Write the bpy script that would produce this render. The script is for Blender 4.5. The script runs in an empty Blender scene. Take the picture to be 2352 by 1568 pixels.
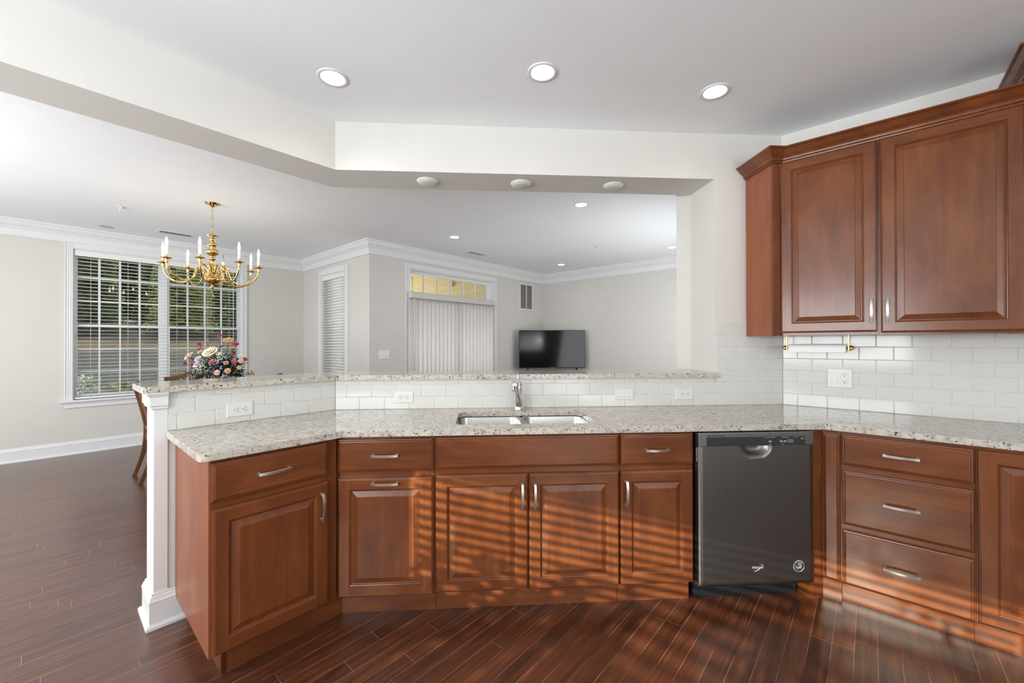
import bpy, bmesh, math, random
from mathutils import Vector, Matrix
random.seed(7)
S2 = math.sqrt(0.5)
T8 = math.tan(math.pi / 8)
sc = bpy.context.scene
COL = sc.collection

# ------------------------------------------------------------------ camera
CAM = Vector((0.9451, -2.6487, 1.3327))
YAW, PITCH, ROLL, FPX = 0.0653, 0.0043, -0.0018, 938.7164
fwd = Vector((math.sin(YAW) * math.cos(PITCH), math.cos(YAW) * math.cos(PITCH), math.sin(PITCH)))
rgt0 = Vector((math.cos(YAW), -math.sin(YAW), 0))
up0 = rgt0.cross(fwd)
rgt = rgt0 * math.cos(ROLL) + up0 * math.sin(ROLL)
upv = up0 * math.cos(ROLL) - rgt0 * math.sin(ROLL)
cd = bpy.data.cameras.new('camera')
cd.sensor_width = 36.0
cd.lens = FPX / 2352 * 36.0
cd.clip_start = 0.02
cam = bpy.data.objects.new('camera', cd)
COL.objects.link(cam)
cam.matrix_world = Matrix(((rgt.x, upv.x, -fwd.x, CAM.x), (rgt.y, upv.y, -fwd.y, CAM.y),
                           (rgt.z, upv.z, -fwd.z, CAM.z), (0, 0, 0, 1)))
sc.camera = cam

# ------------------------------------------------------------------ exposure, world, sun, window and fill lamps
sc.view_settings.view_transform = 'Standard'
sc.view_settings.look = 'None'
sc.view_settings.gamma = 1.0
sc.view_settings.exposure = 0.30
sc.cycles.max_bounces = 9
sc.cycles.diffuse_bounces = 5
sc.cycles.glossy_bounces = 4
sc.cycles.transmission_bounces = 6
sc.cycles.transparent_max_bounces = 10
sc.cycles.sample_clamp_indirect = 6.0
sc.cycles.caustics_reflective = False
sc.cycles.caustics_refractive = False
sc.cycles.use_denoising = True

H = 2.743            # ceilings
ZB = 2.4365          # underside of the dropped beam
LR = 2.960           # sink wall corner to corner
DW, LW, LE, LX = 4.721, 2.576, 5.62, 1.69
UW = -3.6            # wall behind and left of the camera

w = bpy.data.worlds.new('sky')
sc.world = w
w.use_nodes = True
nt = w.node_tree
bg = nt.nodes['Background']
bg.inputs[0].default_value = (0.62, 0.76, 1.0, 1)
bg.inputs[1].default_value = 2.0

FR = {'S': ((0, 0), 0), 'L': ((0, 0), 45), 'R': ((LR, 0), -45),
      'D': ((-DW * S2, DW * S2), 45), 'V': ((-LW * S2, LW * S2), 45),
      'T': ((LE * S2, LE * S2), -45), 'B': ((LX * S2, LX * S2), -45),
      'K': ((UW * S2, UW * S2), 135), 'W': ((0, 0), 0)}
# local frames: x runs along the wall, y goes into the wall, z is up


def fpt(fr, x, y, z=0.0):
    (ox, oy), a = FR[fr]
    a = math.radians(a)
    return Vector((ox + x * math.cos(a) - y * math.sin(a), oy + x * math.sin(a) + y * math.cos(a), z))


def frot(fr):
    return math.radians(FR[fr][1])


SUN_EL = math.radians(18)
sd = bpy.data.lights.new('sun', 'SUN')
sd.energy = 8.0
sd.angle = math.radians(0.32)
sd.color = (1.0, 0.98, 0.80)
sun = bpy.data.objects.new('sun', sd)
COL.objects.link(sun)
sdir = Vector((S2 * math.cos(SUN_EL), S2 * math.cos(SUN_EL), -math.sin(SUN_EL)))
sun.rotation_mode = 'QUATERNION'
sun.rotation_quaternion = sdir.to_track_quat('-Z', 'Y')
sun.location = (-8, -8, 6)


def area(name, loc, direction, sx, sy, energy, color=(1, 1, 1), shape='RECTANGLE'):
    d = bpy.data.lights.new(name, 'AREA')
    d.shape = shape
    d.size = sx
    d.size_y = sy
    d.energy = energy
    d.color = color
    o = bpy.data.objects.new(name, d)
    COL.objects.link(o)
    o.location = loc
    o.rotation_mode = 'QUATERNION'
    o.rotation_quaternion = Vector(direction).to_track_quat('-Z', 'Y')
    return o


DAY = (0.955, 0.985, 1.0)
U_, N_ = Vector((S2, S2, 0)), Vector((S2, -S2, 0))
UPW = Vector((0, 0, 0.75))      # upward tilt added to the lamps to brighten the ceilings
# daylight at kitchen, dining and living windows; back and porch lamps are added fill
area('daylight_kitchen_window', U_ * (UW + 0.14) + N_ * 1.94 + Vector((0, 0, 1.55)), U_ + UPW, 2.1, 1.35, 100, DAY)
area('added_fill_back', U_ * (-2.6) + N_ * 6.1 + Vector((0, 0, 1.2)), -N_ + UPW * .5, 1.8, 2.1, 46, DAY)  # added fill lamp before the plain rear wall, lights the kitchen
area('added_fill_ceiling', U_ * (-1.4) + N_ * 6.1 + Vector((0, 0, 1.6)), -N_ + UPW * 2.6, 1.2, 1.0, 62, DAY)  # added up-tilted fill lamp at the rear wall, lifts the kitchen ceiling
area('daylight_dining_window', U_ * (UW + 0.14) - N_ * 1.9 + Vector((0, 0, 1.45)), U_ - UPW * 0.15, 2.8, 1.9, 128, DAY)
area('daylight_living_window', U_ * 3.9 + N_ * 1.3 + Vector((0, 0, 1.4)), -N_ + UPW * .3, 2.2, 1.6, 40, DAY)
area('added_fill_porch', U_ * 3.2 - N_ * (LW + 4.4) + Vector((0, 0, 1.3)), N_, 3.0, 2.4, 98, DAY)  # added fill lamp at the open porch side, brightens siding and vanes


# ------------------------------------------------------------------ materials
def srgb(r, g, b):
    f = lambda c: (c / 255) / 12.92 if c / 255 <= 0.04045 else ((c / 255 + 0.055) / 1.055) ** 2.4
    return (f(r), f(g), f(b), 1)


class NT:
    def __init__(self, name):
        self.m = bpy.data.materials.new(name)
        self.m.use_nodes = True
        self.t = self.m.node_tree
        self.p = self.t.nodes['Principled BSDF']
        self.out = self.t.nodes['Material Output']

    def n(self, typ, **kw):
        x = self.t.nodes.new(typ)
        for k, v in kw.items():
            setattr(x, k, v)
        return x

    def l(self, a, b):
        self.t.links.new(a, b)

    def math(self, op, a, b=None, c=None):
        x = self.n('ShaderNodeMath', operation=op)
        for i, v in enumerate((a, b, c)):
            if v is None:
                continue
            if isinstance(v, (int, float)):
                x.inputs[i].default_value = v
            else:
                self.l(v, x.inputs[i])
        return x.outputs[0]

    def ramp(self, fac, stops):
        r = self.n('ShaderNodeValToRGB')
        e = r.color_ramp.elements
        while len(e) < len(stops):
            e.new(0.5)
        for i, (p, c) in enumerate(stops):
            e[i].position = p
            e[i].color = c
        self.l(fac, r.inputs[0])
        return r.outputs[0]

    def mix(self, fac, a, b, blend='MIX'):
        x = self.n('ShaderNodeMix', data_type='RGBA', blend_type=blend)
        for s, v in ((x.inputs[0], fac), (x.inputs[6], a), (x.inputs[7], b)):
            if isinstance(v, (int, float)):
                s.default_value = v
            elif isinstance(v, tuple):
                s.default_value = v
            else:
                self.l(v, s)
        return x.outputs[2]

    def noise(self, vec, scale, detail=2, rough=0.5, dist=0.0):
        x = self.n('ShaderNodeTexNoise')
        x.inputs['Scale'].default_value = scale
        x.inputs['Detail'].default_value = detail
        x.inputs['Roughness'].default_value = rough
        x.inputs['Distortion'].default_value = dist
        if vec is not None:
            self.l(vec, x.inputs['Vector'])
        return x.outputs[0]

    def mapping(self, vec, scale=(1, 1, 1), loc=(0, 0, 0)):
        x = self.n('ShaderNodeMapping')
        x.inputs['Scale'].default_value = scale
        x.inputs['Location'].default_value = loc
        self.l(vec, x.inputs['Vector'])
        return x.outputs[0]

    def bump(self, h, strength=0.2, dist=0.002):
        b = self.n('ShaderNodeBump')
        b.inputs['Strength'].default_value = strength
        b.inputs['Distance'].default_value = dist
        self.l(h, b.inputs['Height'])
        self.l(b.outputs[0], self.p.inputs['Normal'])

    def obj(self, rnd=True):
        tc = self.n('ShaderNodeTexCoord').outputs['Object']
        if not rnd:
            return tc
        oi = self.n('ShaderNodeObjectInfo').outputs['Random']
        v = self.n('ShaderNodeVectorMath', operation='SCALE')
        v.inputs[0].default_value = (31.7, 17.3, 23.1)
        self.l(oi, v.inputs['Scale'])
        a = self.n('ShaderNodeVectorMath', operation='ADD')
        self.l(tc, a.inputs[0])
        self.l(v.outputs[0], a.inputs[1])
        return a.outputs[0]


def plain(name, col, rough=0.5, metal=0.0, spec=0.5, var=0.03, vscale=6.0, bump=0.0, bscale=300, coat=0.0, emis=None, estr=0, trans=0.0, ior=1.45):
    k = NT(name)
    v = k.obj(False)
    c = srgb(*col)
    if var:
        n = k.noise(v, vscale, 3)
        lo = tuple(x * (1 - var) for x in c[:3]) + (1,)
        hi = tuple(min(1, x * (1 + var)) for x in c[:3]) + (1,)
        k.l(k.ramp(n, [(0.3, lo), (0.7, hi)]), k.p.inputs['Base Color'])
    else:
        k.p.inputs['Base Color'].default_value = c
    k.p.inputs['Roughness'].default_value = rough
    k.p.inputs['Metallic'].default_value = metal
    k.p.inputs['Specular IOR Level'].default_value = spec
    k.p.inputs['Coat Weight'].default_value = coat
    k.p.inputs['Coat Roughness'].default_value = 0.08
    k.p.inputs['Transmission Weight'].default_value = trans
    k.p.inputs['IOR'].default_value = ior
    if bump:
        k.bump(k.noise(v, bscale, 2), bump, 0.0008)
    if emis:
        k.p.inputs['Emission Color'].default_value = emis
        k.p.inputs['Emission Strength'].default_value = estr
    return k.m


def wood(name, axis, dark, mid, light, rough=0.27, scale=1.0):
    k = NT(name)
    v = k.obj()
    sx = {'x': (2.0, 30, 30), 'y': (30, 2.0, 30), 'z': (30, 30, 2.0)}[axis]
    g = k.noise(k.mapping(v, tuple(s * scale for s in sx)), 1.0, 5, 0.55, 0.4)
    sf = {'x': (9, 420, 420), 'y': (420, 9, 420), 'z': (420, 420, 9)}[axis]
    f = k.noise(k.mapping(v, tuple(s * scale for s in sf)), 1.0, 2, 0.6)
    b = k.noise(k.mapping(v, {'x': (2.5, 6, 6), 'y': (6, 2.5, 6), 'z': (6, 6, 2.5)}[axis]), 1.0, 3, 0.55, 0.8)
    mixf = k.math('ADD', k.math('MULTIPLY', g, 0.35), k.math('MULTIPLY', b, 0.65))
    col = k.ramp(mixf, [(0.25, srgb(*dark)), (0.5, srgb(*mid)), (0.75, srgb(*light))])
    fine = k.ramp(f, [(0.35, (0.90, 0.89, 0.88, 1)), (0.6, (1, 1, 1, 1))])
    col = k.mix(1.0, col, fine, 'MULTIPLY')
    k.l(col, k.p.inputs['Base Color'])
    k.p.inputs['Roughness'].default_value = rough
    k.p.inputs['Specular IOR Level'].default_value = 0.4
    k.p.inputs['Coat Weight'].default_value = 0.2
    k.p.inputs['Coat Roughness'].default_value = 0.14
    k.bump(f, 0.05, 0.0004)
    return k.m


CW = ((80, 40, 19), (110, 59, 29), (134, 79, 42))
M = {}
M['wood_v'] = wood('cherry_wood_upright', 'z', *CW)
M['wood_h'] = wood('cherry_wood_level', 'x', *CW)
M['wood_d'] = wood('cherry_wood_depth', 'y', *CW)
M['chair_wood'] = wood('chair_wood', 'z', (72, 42, 21), (98, 61, 32), (122, 81, 44), 0.35)
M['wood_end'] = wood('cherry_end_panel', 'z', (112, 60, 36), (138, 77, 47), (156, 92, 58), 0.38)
M['wall'] = plain('wall_paint', (205, 202, 197), 0.65, var=0.012, bump=0.03)
M['wall_k'] = plain('kitchen_wall_paint', (213, 211, 206), 0.65, var=0.012, bump=0.03)
M['ceil'] = plain('ceiling_paint', (240, 243, 246), 0.8, var=0.01)
M['trim'] = plain('white_trim_paint', (219, 220, 221), 0.4, var=0.01)
M['tile'] = plain('white_glazed_tile', (209, 209, 205), 0.09, spec=0.4, var=0.012, vscale=9)
M['grout'] = plain('white_grout', (204, 203, 199), 0.8, var=0.03, vscale=60)
M['plate'] = plain('white_plastic', (216, 216, 212), 0.3, var=0.0)
M['slot'] = plain('dark_slot', (25, 25, 25), 0.6, var=0.0)
M['nickel'] = plain('satin_nickel', (196, 190, 182), 0.28, 1.0, var=0.05, vscale=40)
M['chrome'] = plain('chrome', (225, 225, 226), 0.05, 1.0, var=0.0)
M['steel'] = plain('sink_steel', (198, 196, 192), 0.24, 1.0, var=0.06, vscale=30)
M['brass'] = plain('polished_brass', (218, 184, 122), 0.12, 1.0, var=0.06, vscale=20)
M['gold'] = plain('satin_brass', (214, 178, 104), 0.3, 1.0, var=0.04, vscale=30)
M['black'] = plain('black_plastic', (16, 17, 19), 0.35, var=0.0)
M['screen'] = plain('tv_screen_glass', (5, 5, 6), 0.10, var=0.0, spec=0.4)
M['tvframe'] = plain('tv_frame', (40, 42, 45), 0.3, 0.6, var=0.0)
M['paper'] = plain('paper_towel', (238, 238, 236), 0.9, var=0.02, vscale=40, bump=0.1, bscale=180)
M['blind'] = plain('white_blind_slat', (226, 226, 222), 0.4, var=0.01)
M['cord'] = plain('blind_cord', (205, 196, 170), 0.8, var=0.0)
M['candle'] = plain('candle_sleeve', (240, 232, 214), 0.5, var=0.02, emis=(1, 0.85, 0.6, 1), estr=0.25)
M['bulb'] = plain('lit_bulb', (255, 240, 215), 0.3, var=0.0, emis=(1, 0.88, 0.68, 1), estr=55)
M['bulb_off'] = plain('unlit_bulb_glass', (225, 225, 230), 0.03, var=0.0, trans=0.9)
M['lens'] = plain('lit_lamp_lens', (255, 255, 250), 0.4, var=0.0, emis=(1, 0.97, 0.92, 1), estr=9)
M['dark'] = plain('grille_dark', (88, 82, 76), 0.7, var=0.05)
M['silver'] = plain('silver_print', (222, 222, 222), 0.3, 0.4, var=0.0)
M['grey_print'] = plain('grey_print', (150, 152, 156), 0.5, var=0.0)
M['dwstrip'] = plain('dishwasher_top_strip', (150, 151, 153), 0.32, 1.0, var=0.04, vscale=30)
M['dwpanel'] = plain('dishwasher_control_glass', (52, 54, 57), 0.18, var=0.0)
M['kick'] = plain('dishwasher_kick_black', (18, 20, 26), 0.5, var=0.1)
M['siding'] = plain('yellow_siding', (206, 183, 134), 0.7, var=0.03)
M['porch'] = plain('porch_white', (232, 228, 214), 0.7, var=0.02)
M['leaf'] = plain('flower_leaf', (62, 78, 42), 0.5, var=0.35, vscale=30)
M['bark'] = plain('bark', (84, 74, 66), 0.9, var=0.3, vscale=12)
M['needle'] = plain('evergreen_needles', (172, 170, 94), 0.7, var=0.45, vscale=3.0)
M['needle_b'] = plain('evergreen_needles_dark', (130, 138, 76), 0.7, var=0.4, vscale=3.0)
for nm, c in (('rose_pink', (196, 84, 100)), ('rose_hot', (222, 96, 130)), ('rose_cream', (236, 220, 192)), ('rose_gold', (224, 190, 130)),
              ('rose_blush', (232, 200, 190)), ('rose_peach', (222, 176, 148)), ('bloom_white', (240, 240, 226)), ('bloom_blue', (150, 162, 206))):
    M[nm] = plain(nm, c, 0.7, var=0.12, vscale=40)
M['vase'] = plain('clear_vase_glass', (214, 226, 236), 0.05, var=0.0, trans=0.85)


def m_brushed():
    k = NT('black_stainless_steel')
    v = k.obj(False)
    n = k.noise(k.mapping(v, (260, 260, 3)), 1.0, 3)
    k.l(k.ramp(n, [(0.3, srgb(122, 119, 117)), (0.7, srgb(128, 125, 122))]), k.p.inputs['Base Color'])
    k.p.inputs['Metallic'].default_value = 1.0
    k.l(k.ramp(n, [(0.3, (0.34, 0.34, 0.34, 1)), (0.7, (0.37, 0.37, 0.37, 1))]), k.p.inputs['Roughness'])
    k.bump(n, 0.02, 0.0002)
    return k.m


M['dwsteel'] = m_brushed()


def m_granite():
    k = NT('cream_granite')
    v = k.n('ShaderNodeTexCoord').outputs['Object']
    base = k.ramp(k.noise(v, 30, 5, 0.65), [(0.3, srgb(160, 151, 141)), (0.46, srgb(190, 182, 171)), (0.7, srgb(207, 200, 190))])
    g1 = k.ramp(k.noise(k.mapping(v, (1, 1, 1), (3, 5, 1)), 55, 4, 0.6, 0.8), [(0.55, (0, 0, 0, 1)), (0.64, (1, 1, 1, 1))])
    base = k.mix(k.math('MULTIPLY', g1, 0.65), base, srgb(118, 109, 102))
    wob = k.n('ShaderNodeTexNoise')
    wob.inputs['Scale'].default_value = 150
    k.l(v, wob.inputs['Vector'])
    off = k.n('ShaderNodeVectorMath', operation='MULTIPLY_ADD')
    k.l(wob.outputs['Color'], off.inputs[0])
    off.inputs[1].default_value = (.012, .012, .012)
    k.l(v, off.inputs[2])
    vo = k.n('ShaderNodeTexVoronoi')
    vo.inputs['Scale'].default_value = 125
    k.l(k.mapping(off.outputs[0], (.75, .75, 1.2)), vo.inputs['Vector'])
    cs = k.n('ShaderNodeSeparateColor')
    k.l(vo.outputs['Color'], cs.inputs[0])
    size = k.math('MULTIPLY', k.math('MAXIMUM', k.math('SUBTRACT', cs.outputs[0], 0.50), 0.0), 1.15)
    g2 = k.ramp(k.math('SUBTRACT', size, vo.outputs['Distance']), [(0.01, (0, 0, 0, 1)), (0.06, (1, 1, 1, 1))])
    clus = k.ramp(k.noise(v, 11, 2), [(0.40, (0.25, 0.25, 0.25, 1)), (0.56, (1, 1, 1, 1))])
    base = k.mix(k.math('MULTIPLY', g2, clus), base, srgb(52, 38, 36))
    k.l(base, k.p.inputs['Base Color'])
    k.p.inputs['Roughness'].default_value = 0.09
    k.p.inputs['Specular IOR Level'].default_value = 0.3
    return k.m


M['granite'] = m_granite()


def m_floor():
    k = NT('oak_plank_floor')
    v = k.n('ShaderNodeTexCoord').outputs['Object']
    sx = k.n('ShaderNodeSeparateXYZ')
    k.l(v, sx.inputs[0])
    x, y = sx.outputs[0], sx.outputs[1]
    u = k.math('MULTIPLY', k.math('ADD', x, y), S2)
    n = k.math('MULTIPLY', k.math('SUBTRACT', x, y), S2)
    rn = k.math('DIVIDE', k.math('SUBTRACT', n, 0.035), 0.0765)
    row = k.math('FLOOR', rn)
    fr = k.math('FRACT', rn)
    wn = k.n('ShaderNodeTexWhiteNoise', noise_dimensions='1D')
    k.l(row, wn.inputs['W'])
    uu = k.math('ADD', k.math('DIVIDE', u, 0.98), k.math('MULTIPLY', wn.outputs['Value'], 9.0))
    col = k.math('FLOOR', uu)
    fu = k.math('FRACT', uu)
    wc = k.n('ShaderNodeTexWhiteNoise', noise_dimensions='2D')
    cv = k.n('ShaderNodeCombineXYZ')
    k.l(row, cv.inputs[0])
    k.l(col, cv.inputs[1])
    k.l(cv.outputs[0], wc.inputs['Vector'])
    tone = wc.outputs['Value']
    gv = k.n('ShaderNodeCombineXYZ')
    k.l(k.math('MULTIPLY', u, 2.2), gv.inputs[0])
    k.l(k.math('MULTIPLY', n, 46.0), gv.inputs[1])
    k.l(k.math('MULTIPLY', tone, 37.0), gv.inputs[2])
    g = k.noise(gv.outputs[0], 1.0, 6, 0.65, 0.5)
    f = k.math('ADD', k.math('MULTIPLY', g, 0.88), k.math('MULTIPLY', tone, 0.12))
    c = k.ramp(f, [(0.34, srgb(50, 25, 14)), (0.5, srgb(80, 42, 24)), (0.66, srgb(102, 57, 34))])
    e1 = k.math('MINIMUM', fr, k.math('SUBTRACT', 1.0, fr))
    e1 = k.math('MULTIPLY', e1, 0.0765)
    e2 = k.math('MULTIPLY', k.math('MINIMUM', fu, k.math('SUBTRACT', 1.0, fu)), 0.98)
    e = k.math('MINIMUM', e1, e2)
    seam = k.math('LESS_THAN', e, 0.0009)
    seam_glint = k.ramp(k.noise(k.mapping(v, (3, 3, 3)), 1.0, 2), [(0.36, (0, 0, 0, 1)), (0.56, (1, 1, 1, 1))])
    seamc = k.mix(seam_glint, srgb(70, 40, 28), srgb(190, 142, 114))  # light seam tone paints the glint of bevels catching light
    c = k.mix(k.math('MULTIPLY', seam, 0.7), c, seamc)
    k.l(c, k.p.inputs['Base Color'])
    k.p.inputs['Roughness'].default_value = 0.34
    k.p.inputs['Specular IOR Level'].default_value = 0.85
    k.p.inputs['Coat Weight'].default_value = 0.4
    k.p.inputs['Coat IOR'].default_value = 1.7
    k.p.inputs['Coat Roughness'].default_value = 0.24
    hh = k.math('ADD', k.math('MULTIPLY', k.math('MINIMUM', e, 0.003), 260.0), k.math('MULTIPLY', g, 0.35))
    k.bump(hh, 0.22, 0.001)
    return k.m


M['floor'] = m_floor()


def m_vane():
    k = NT('vertical_blind_fabric')
    v = k.obj(False)
    n = k.noise(k.mapping(v, (300, 300, 30)), 1.0, 2)
    c = k.ramp(n, [(0.3, srgb(238, 235, 235)), (0.7, srgb(246, 243, 243))])
    k.l(c, k.p.inputs['Base Color'])
    k.p.inputs['Roughness'].default_value = 0.8
    t = k.n('ShaderNodeBsdfTranslucent')
    k.l(c, t.inputs[0])
    mx = k.n('ShaderNodeMixShader')
    mx.inputs[0].default_value = 0.58
    k.l(k.p.outputs[0], mx.inputs[1])
    k.l(t.outputs[0], mx.inputs[2])
    k.l(mx.outputs[0], k.out.inputs[0])
    return k.m


M['vane'] = m_vane()


def m_glass(name, tint=(0.95, 0.97, 0.97), refl=0.07, veil=None):
    k = NT(name)
    v = k.obj(False)
    tr = k.n('ShaderNodeBsdfTransparent')
    tr.inputs[0].default_value = (*tint, 1)
    gl = k.n('ShaderNodeBsdfGlossy')
    gl.inputs['Roughness'].default_value = 0.01
    fz = k.n('ShaderNodeFresnel')
    fz.inputs[0].default_value = 1.4
    mx = k.n('ShaderNodeMixShader')
    k.l(k.math('MULTIPLY', fz.outputs[0], 0.45), mx.inputs[0])
    k.l(tr.outputs[0], mx.inputs[1])
    k.l(gl.outputs[0], mx.inputs[2])
    if veil:
        df = k.n('ShaderNodeBsdfDiffuse')
        df.inputs[0].default_value = (*veil[1], 1)
        m2 = k.n('ShaderNodeMixShader')
        wv = k.noise(k.mapping(v, (60, 60, 60)), 1.0, 1)
        k.l(k.math('ADD', k.math('MULTIPLY', wv, 0.05), veil[0] - 0.025), m2.inputs[0])
        k.l(tr.outputs[0], m2.inputs[1])
        k.l(df.outputs[0], m2.inputs[2])
        k.l(m2.outputs[0], k.out.inputs[0])
    else:
        k.l(mx.outputs[0], k.out.inputs[0])
    return k.m


M['glass'] = m_glass('window_glass')
M['mesh'] = m_glass('insect_screen_mesh', veil=(0.40, (0.11, 0.11, 0.105)))


def m_ground():
    k = NT('winter_lawn_and_mulch')
    v = k.n('ShaderNodeTexCoord').outputs['Object']
    n = k.noise(v, 9, 5, 0.7)
    lawn = k.ramp(n, [(0.3, srgb(70, 65, 52)), (0.7, srgb(104, 97, 80))])
    mul = k.ramp(k.noise(v, 14, 4, 0.7), [(0.3, srgb(92, 68, 46)), (0.7, srgb(150, 122, 90))])
    sx = k.n('ShaderNodeSeparateXYZ')
    k.l(v, sx.inputs[0])
    edge = k.math('ADD', sx.outputs[1], k.math('MULTIPLY', k.noise(v, 0.8, 3), 3.0))
    k.l(k.mix(k.ramp(k.math('DIVIDE', edge, 12.0), [(0.66, (0, 0, 0, 1)), (0.74, (1, 1, 1, 1))]), lawn, mul), k.p.inputs['Base Color'])
    k.p.inputs['Roughness'].default_value = 0.95
    k.bump(n, 0.6, 0.05)
    return k.m


M['ground'] = m_ground()


# ------------------------------------------------------------------ mesh helpers
class MB:
    """collects shapes into one mesh"""

    def __init__(self):
        self.b = bmesh.new()

    def v(self, pts):
        return [self.b.verts.new(p) for p in pts]

    def f(self, vs, mi=0, smooth=False):
        try:
            f = self.b.faces.new(vs)
        except ValueError:
            return None
        f.material_index = mi
        f.smooth = smooth
        return f

    def box(self, x0, x1, y0, y1, z0, z1, mi=0):
        p = self.v([(x0, y0, z0), (x1, y0, z0), (x1, y1, z0), (x0, y1, z0), (x0, y0, z1), (x1, y0, z1), (x1, y1, z1), (x0, y1, z1)])
        for q in ((3, 2, 1, 0), (4, 5, 6, 7), (0, 1, 5, 4), (1, 2, 6, 5), (2, 3, 7, 6), (3, 0, 4, 7)):
            self.f([p[i] for i in q], mi)
        return self

    def prism(self, poly, z0, z1, mi=0):
        a = self.v([(x, y, z0) for x, y in poly])
        c = self.v([(x, y, z1) for x, y in poly])
        n = len(poly)
        self.f(a[::-1], mi)
        self.f(c, mi)
        for i in range(n):
            self.f([a[i], a[(i + 1) % n], c[(i + 1) % n], c[i]], mi)
        return self

    def holed(self, outer, holes, z0, z1, mi=0):
        """flat slab with holes (local xy outlines)"""
        es = []
        for loop in [outer] + holes:
            vs = self.v([(x, y, z1) for x, y in loop])
            es += [self.b.edges.new((vs[i], vs[(i + 1) % len(vs)])) for i in range(len(vs))]
        r = bmesh.ops.triangle_fill(self.b, edges=es, use_beauty=True, use_dissolve=False)
        top = [g for g in r['geom'] if isinstance(g, bmesh.types.BMFace)]
        for q in top:
            q.material_index = mi
            q.normal_update()
            if q.normal.z < 0:
                q.normal_flip()
        ex = bmesh.ops.extrude_face_region(self.b, geom=top, use_keep_orig=True)
        vs = [g for g in ex['geom'] if isinstance(g, bmesh.types.BMVert)]
        bmesh.ops.translate(self.b, verts=vs, vec=(0, 0, z0 - z1))
        bmesh.ops.recalc_face_normals(self.b, faces=self.b.faces)
        return self

    def tube(self, pts, r, seg=10, mi=0, cap=True, smooth=True):
        pts = [Vector(p) for p in pts]
        rs = r if isinstance(r, (list, tuple)) else [r] * len(pts)
        rings = []
        nrm = None
        for i, p in enumerate(pts):
            t = (pts[min(i + 1, len(pts) - 1)] - pts[max(i - 1, 0)]).normalized()
            if nrm is None:
                nrm = t.orthogonal().normalized()
            else:
                nrm = (nrm - t * nrm.dot(t))
                nrm = nrm.normalized() if nrm.length > 1e-6 else t.orthogonal().normalized()
            bi = t.cross(nrm)
            rings.append(self.v([p + (nrm * math.cos(2 * math.pi * k / seg) + bi * math.sin(2 * math.pi * k / seg)) * rs[i] for k in range(seg)]))
        for a, c in zip(rings, rings[1:]):
            for k in range(seg):
                self.f([a[k], a[(k + 1) % seg], c[(k + 1) % seg], c[k]], mi, smooth)
        if cap:
            self.f(rings[0][::-1], mi)
            self.f(rings[-1], mi)
        return self

    def bar(self, pts, w, h, side=(1, 0, 0), mi=0):
        """rectangular bar swept along pts; w across `side`, h across the other"""
        pts = [Vector(p) for p in pts]
        side = Vector(side)
        rings = []
        ws = w if isinstance(w, (list, tuple)) else [w] * len(pts)
        hs = h if isinstance(h, (list, tuple)) else [h] * len(pts)
        for i, p in enumerate(pts):
            t = (pts[min(i + 1, len(pts) - 1)] - pts[max(i - 1, 0)]).normalized()
            s = (side - t * side.dot(t)).normalized()
            o = t.cross(s)
            a, c = s * ws[i] / 2, o * hs[i] / 2
            rings.append(self.v([p - a - c, p + a - c, p + a + c, p - a + c]))
        for a, c in zip(rings, rings[1:]):
            for k in range(4):
                self.f([a[k], a[(k + 1) % 4], c[(k + 1) % 4], c[k]], mi)
        self.f(rings[0][::-1], mi)
        self.f(rings[-1], mi)
        return self

    def lathe(self, prof, seg=24, c=(0, 0, 0), mi=0, axis='z', smooth=True):
        rings = []
        for r, z in prof:
            if r < 1e-5:
                rings.append(self.v([self._ax(0, 0, z, c, axis)]))
            else:
                rings.append(self.v([self._ax(r * math.cos(2 * math.pi * k / seg), r * math.sin(2 * math.pi * k / seg), z, c, axis) for k in range(seg)]))
        for a, d in zip(rings, rings[1:]):
            for k in range(seg):
                if len(a) == 1 and len(d) == 1:
                    continue
                if len(a) == 1:
                    self.f([a[0], d[(k + 1) % seg], d[k]], mi, smooth)
                elif len(d) == 1:
                    self.f([a[k], a[(k + 1) % seg], d[0]], mi, smooth)
                else:
                    self.f([a[k], a[(k + 1) % seg], d[(k + 1) % seg], d[k]], mi, smooth)
        return self

    @staticmethod
    def _ax(x, y, z, c, axis):
        if axis == 'z':
            return (c[0] + x, c[1] + y, c[2] + z)
        if axis == 'y':
            return (c[0] + x, c[1] + z, c[2] - y)
        return (c[0] + z, c[1] + x, c[2] + y)

    def sweep(self, path, prof, closed=False, mi=0):
        """path: list of (x,y) with the profile's out direction on the right; prof: (out, z)"""
        n = len(path)
        P = [Vector((p[0], p[1])) for p in path]
        rings = []
        for i in range(n):
            d1 = (P[i] - P[i - 1]).normalized() if i > 0 or closed else None
            d2 = (P[(i + 1) % n] - P[i]).normalized() if i < n - 1 or closed else None
            d1 = d1 or d2
            d2 = d2 or d1
            n1, n2 = Vector((d1.y, -d1.x)), Vector((d2.y, -d2.x))
            m = n1 + n2
            m = m / max(1e-6, m.dot(n1))
            rings.append(self.v([(P[i].x + m.x * o, P[i].y + m.y * o, z) for o, z in prof]))
        k = len(prof)
        for a, c in zip(rings, rings[1:] + ([rings[0]] if closed else [])):
            for j in range(k):
                self.f([a[j], a[(j + 1) % k], c[(j + 1) % k], c[j]], mi)
        if not closed:
            self.f(rings[0], mi)
            self.f(rings[-1][::-1], mi)
        bmesh.ops.recalc_face_normals(self.b, faces=self.b.faces)
        return self

    def mesh(self, name, mats):
        me = bpy.data.meshes.new(name)
        bmesh.ops.recalc_face_normals(self.b, faces=self.b.faces) if getattr(self, 'fix', False) else None
        self.b.to_mesh(me)
        self.b.free()
        for m in (mats if isinstance(mats, (list, tuple)) else [mats]):
            me.materials.append(M[m] if isinstance(m, str) else m)
        return me

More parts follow.
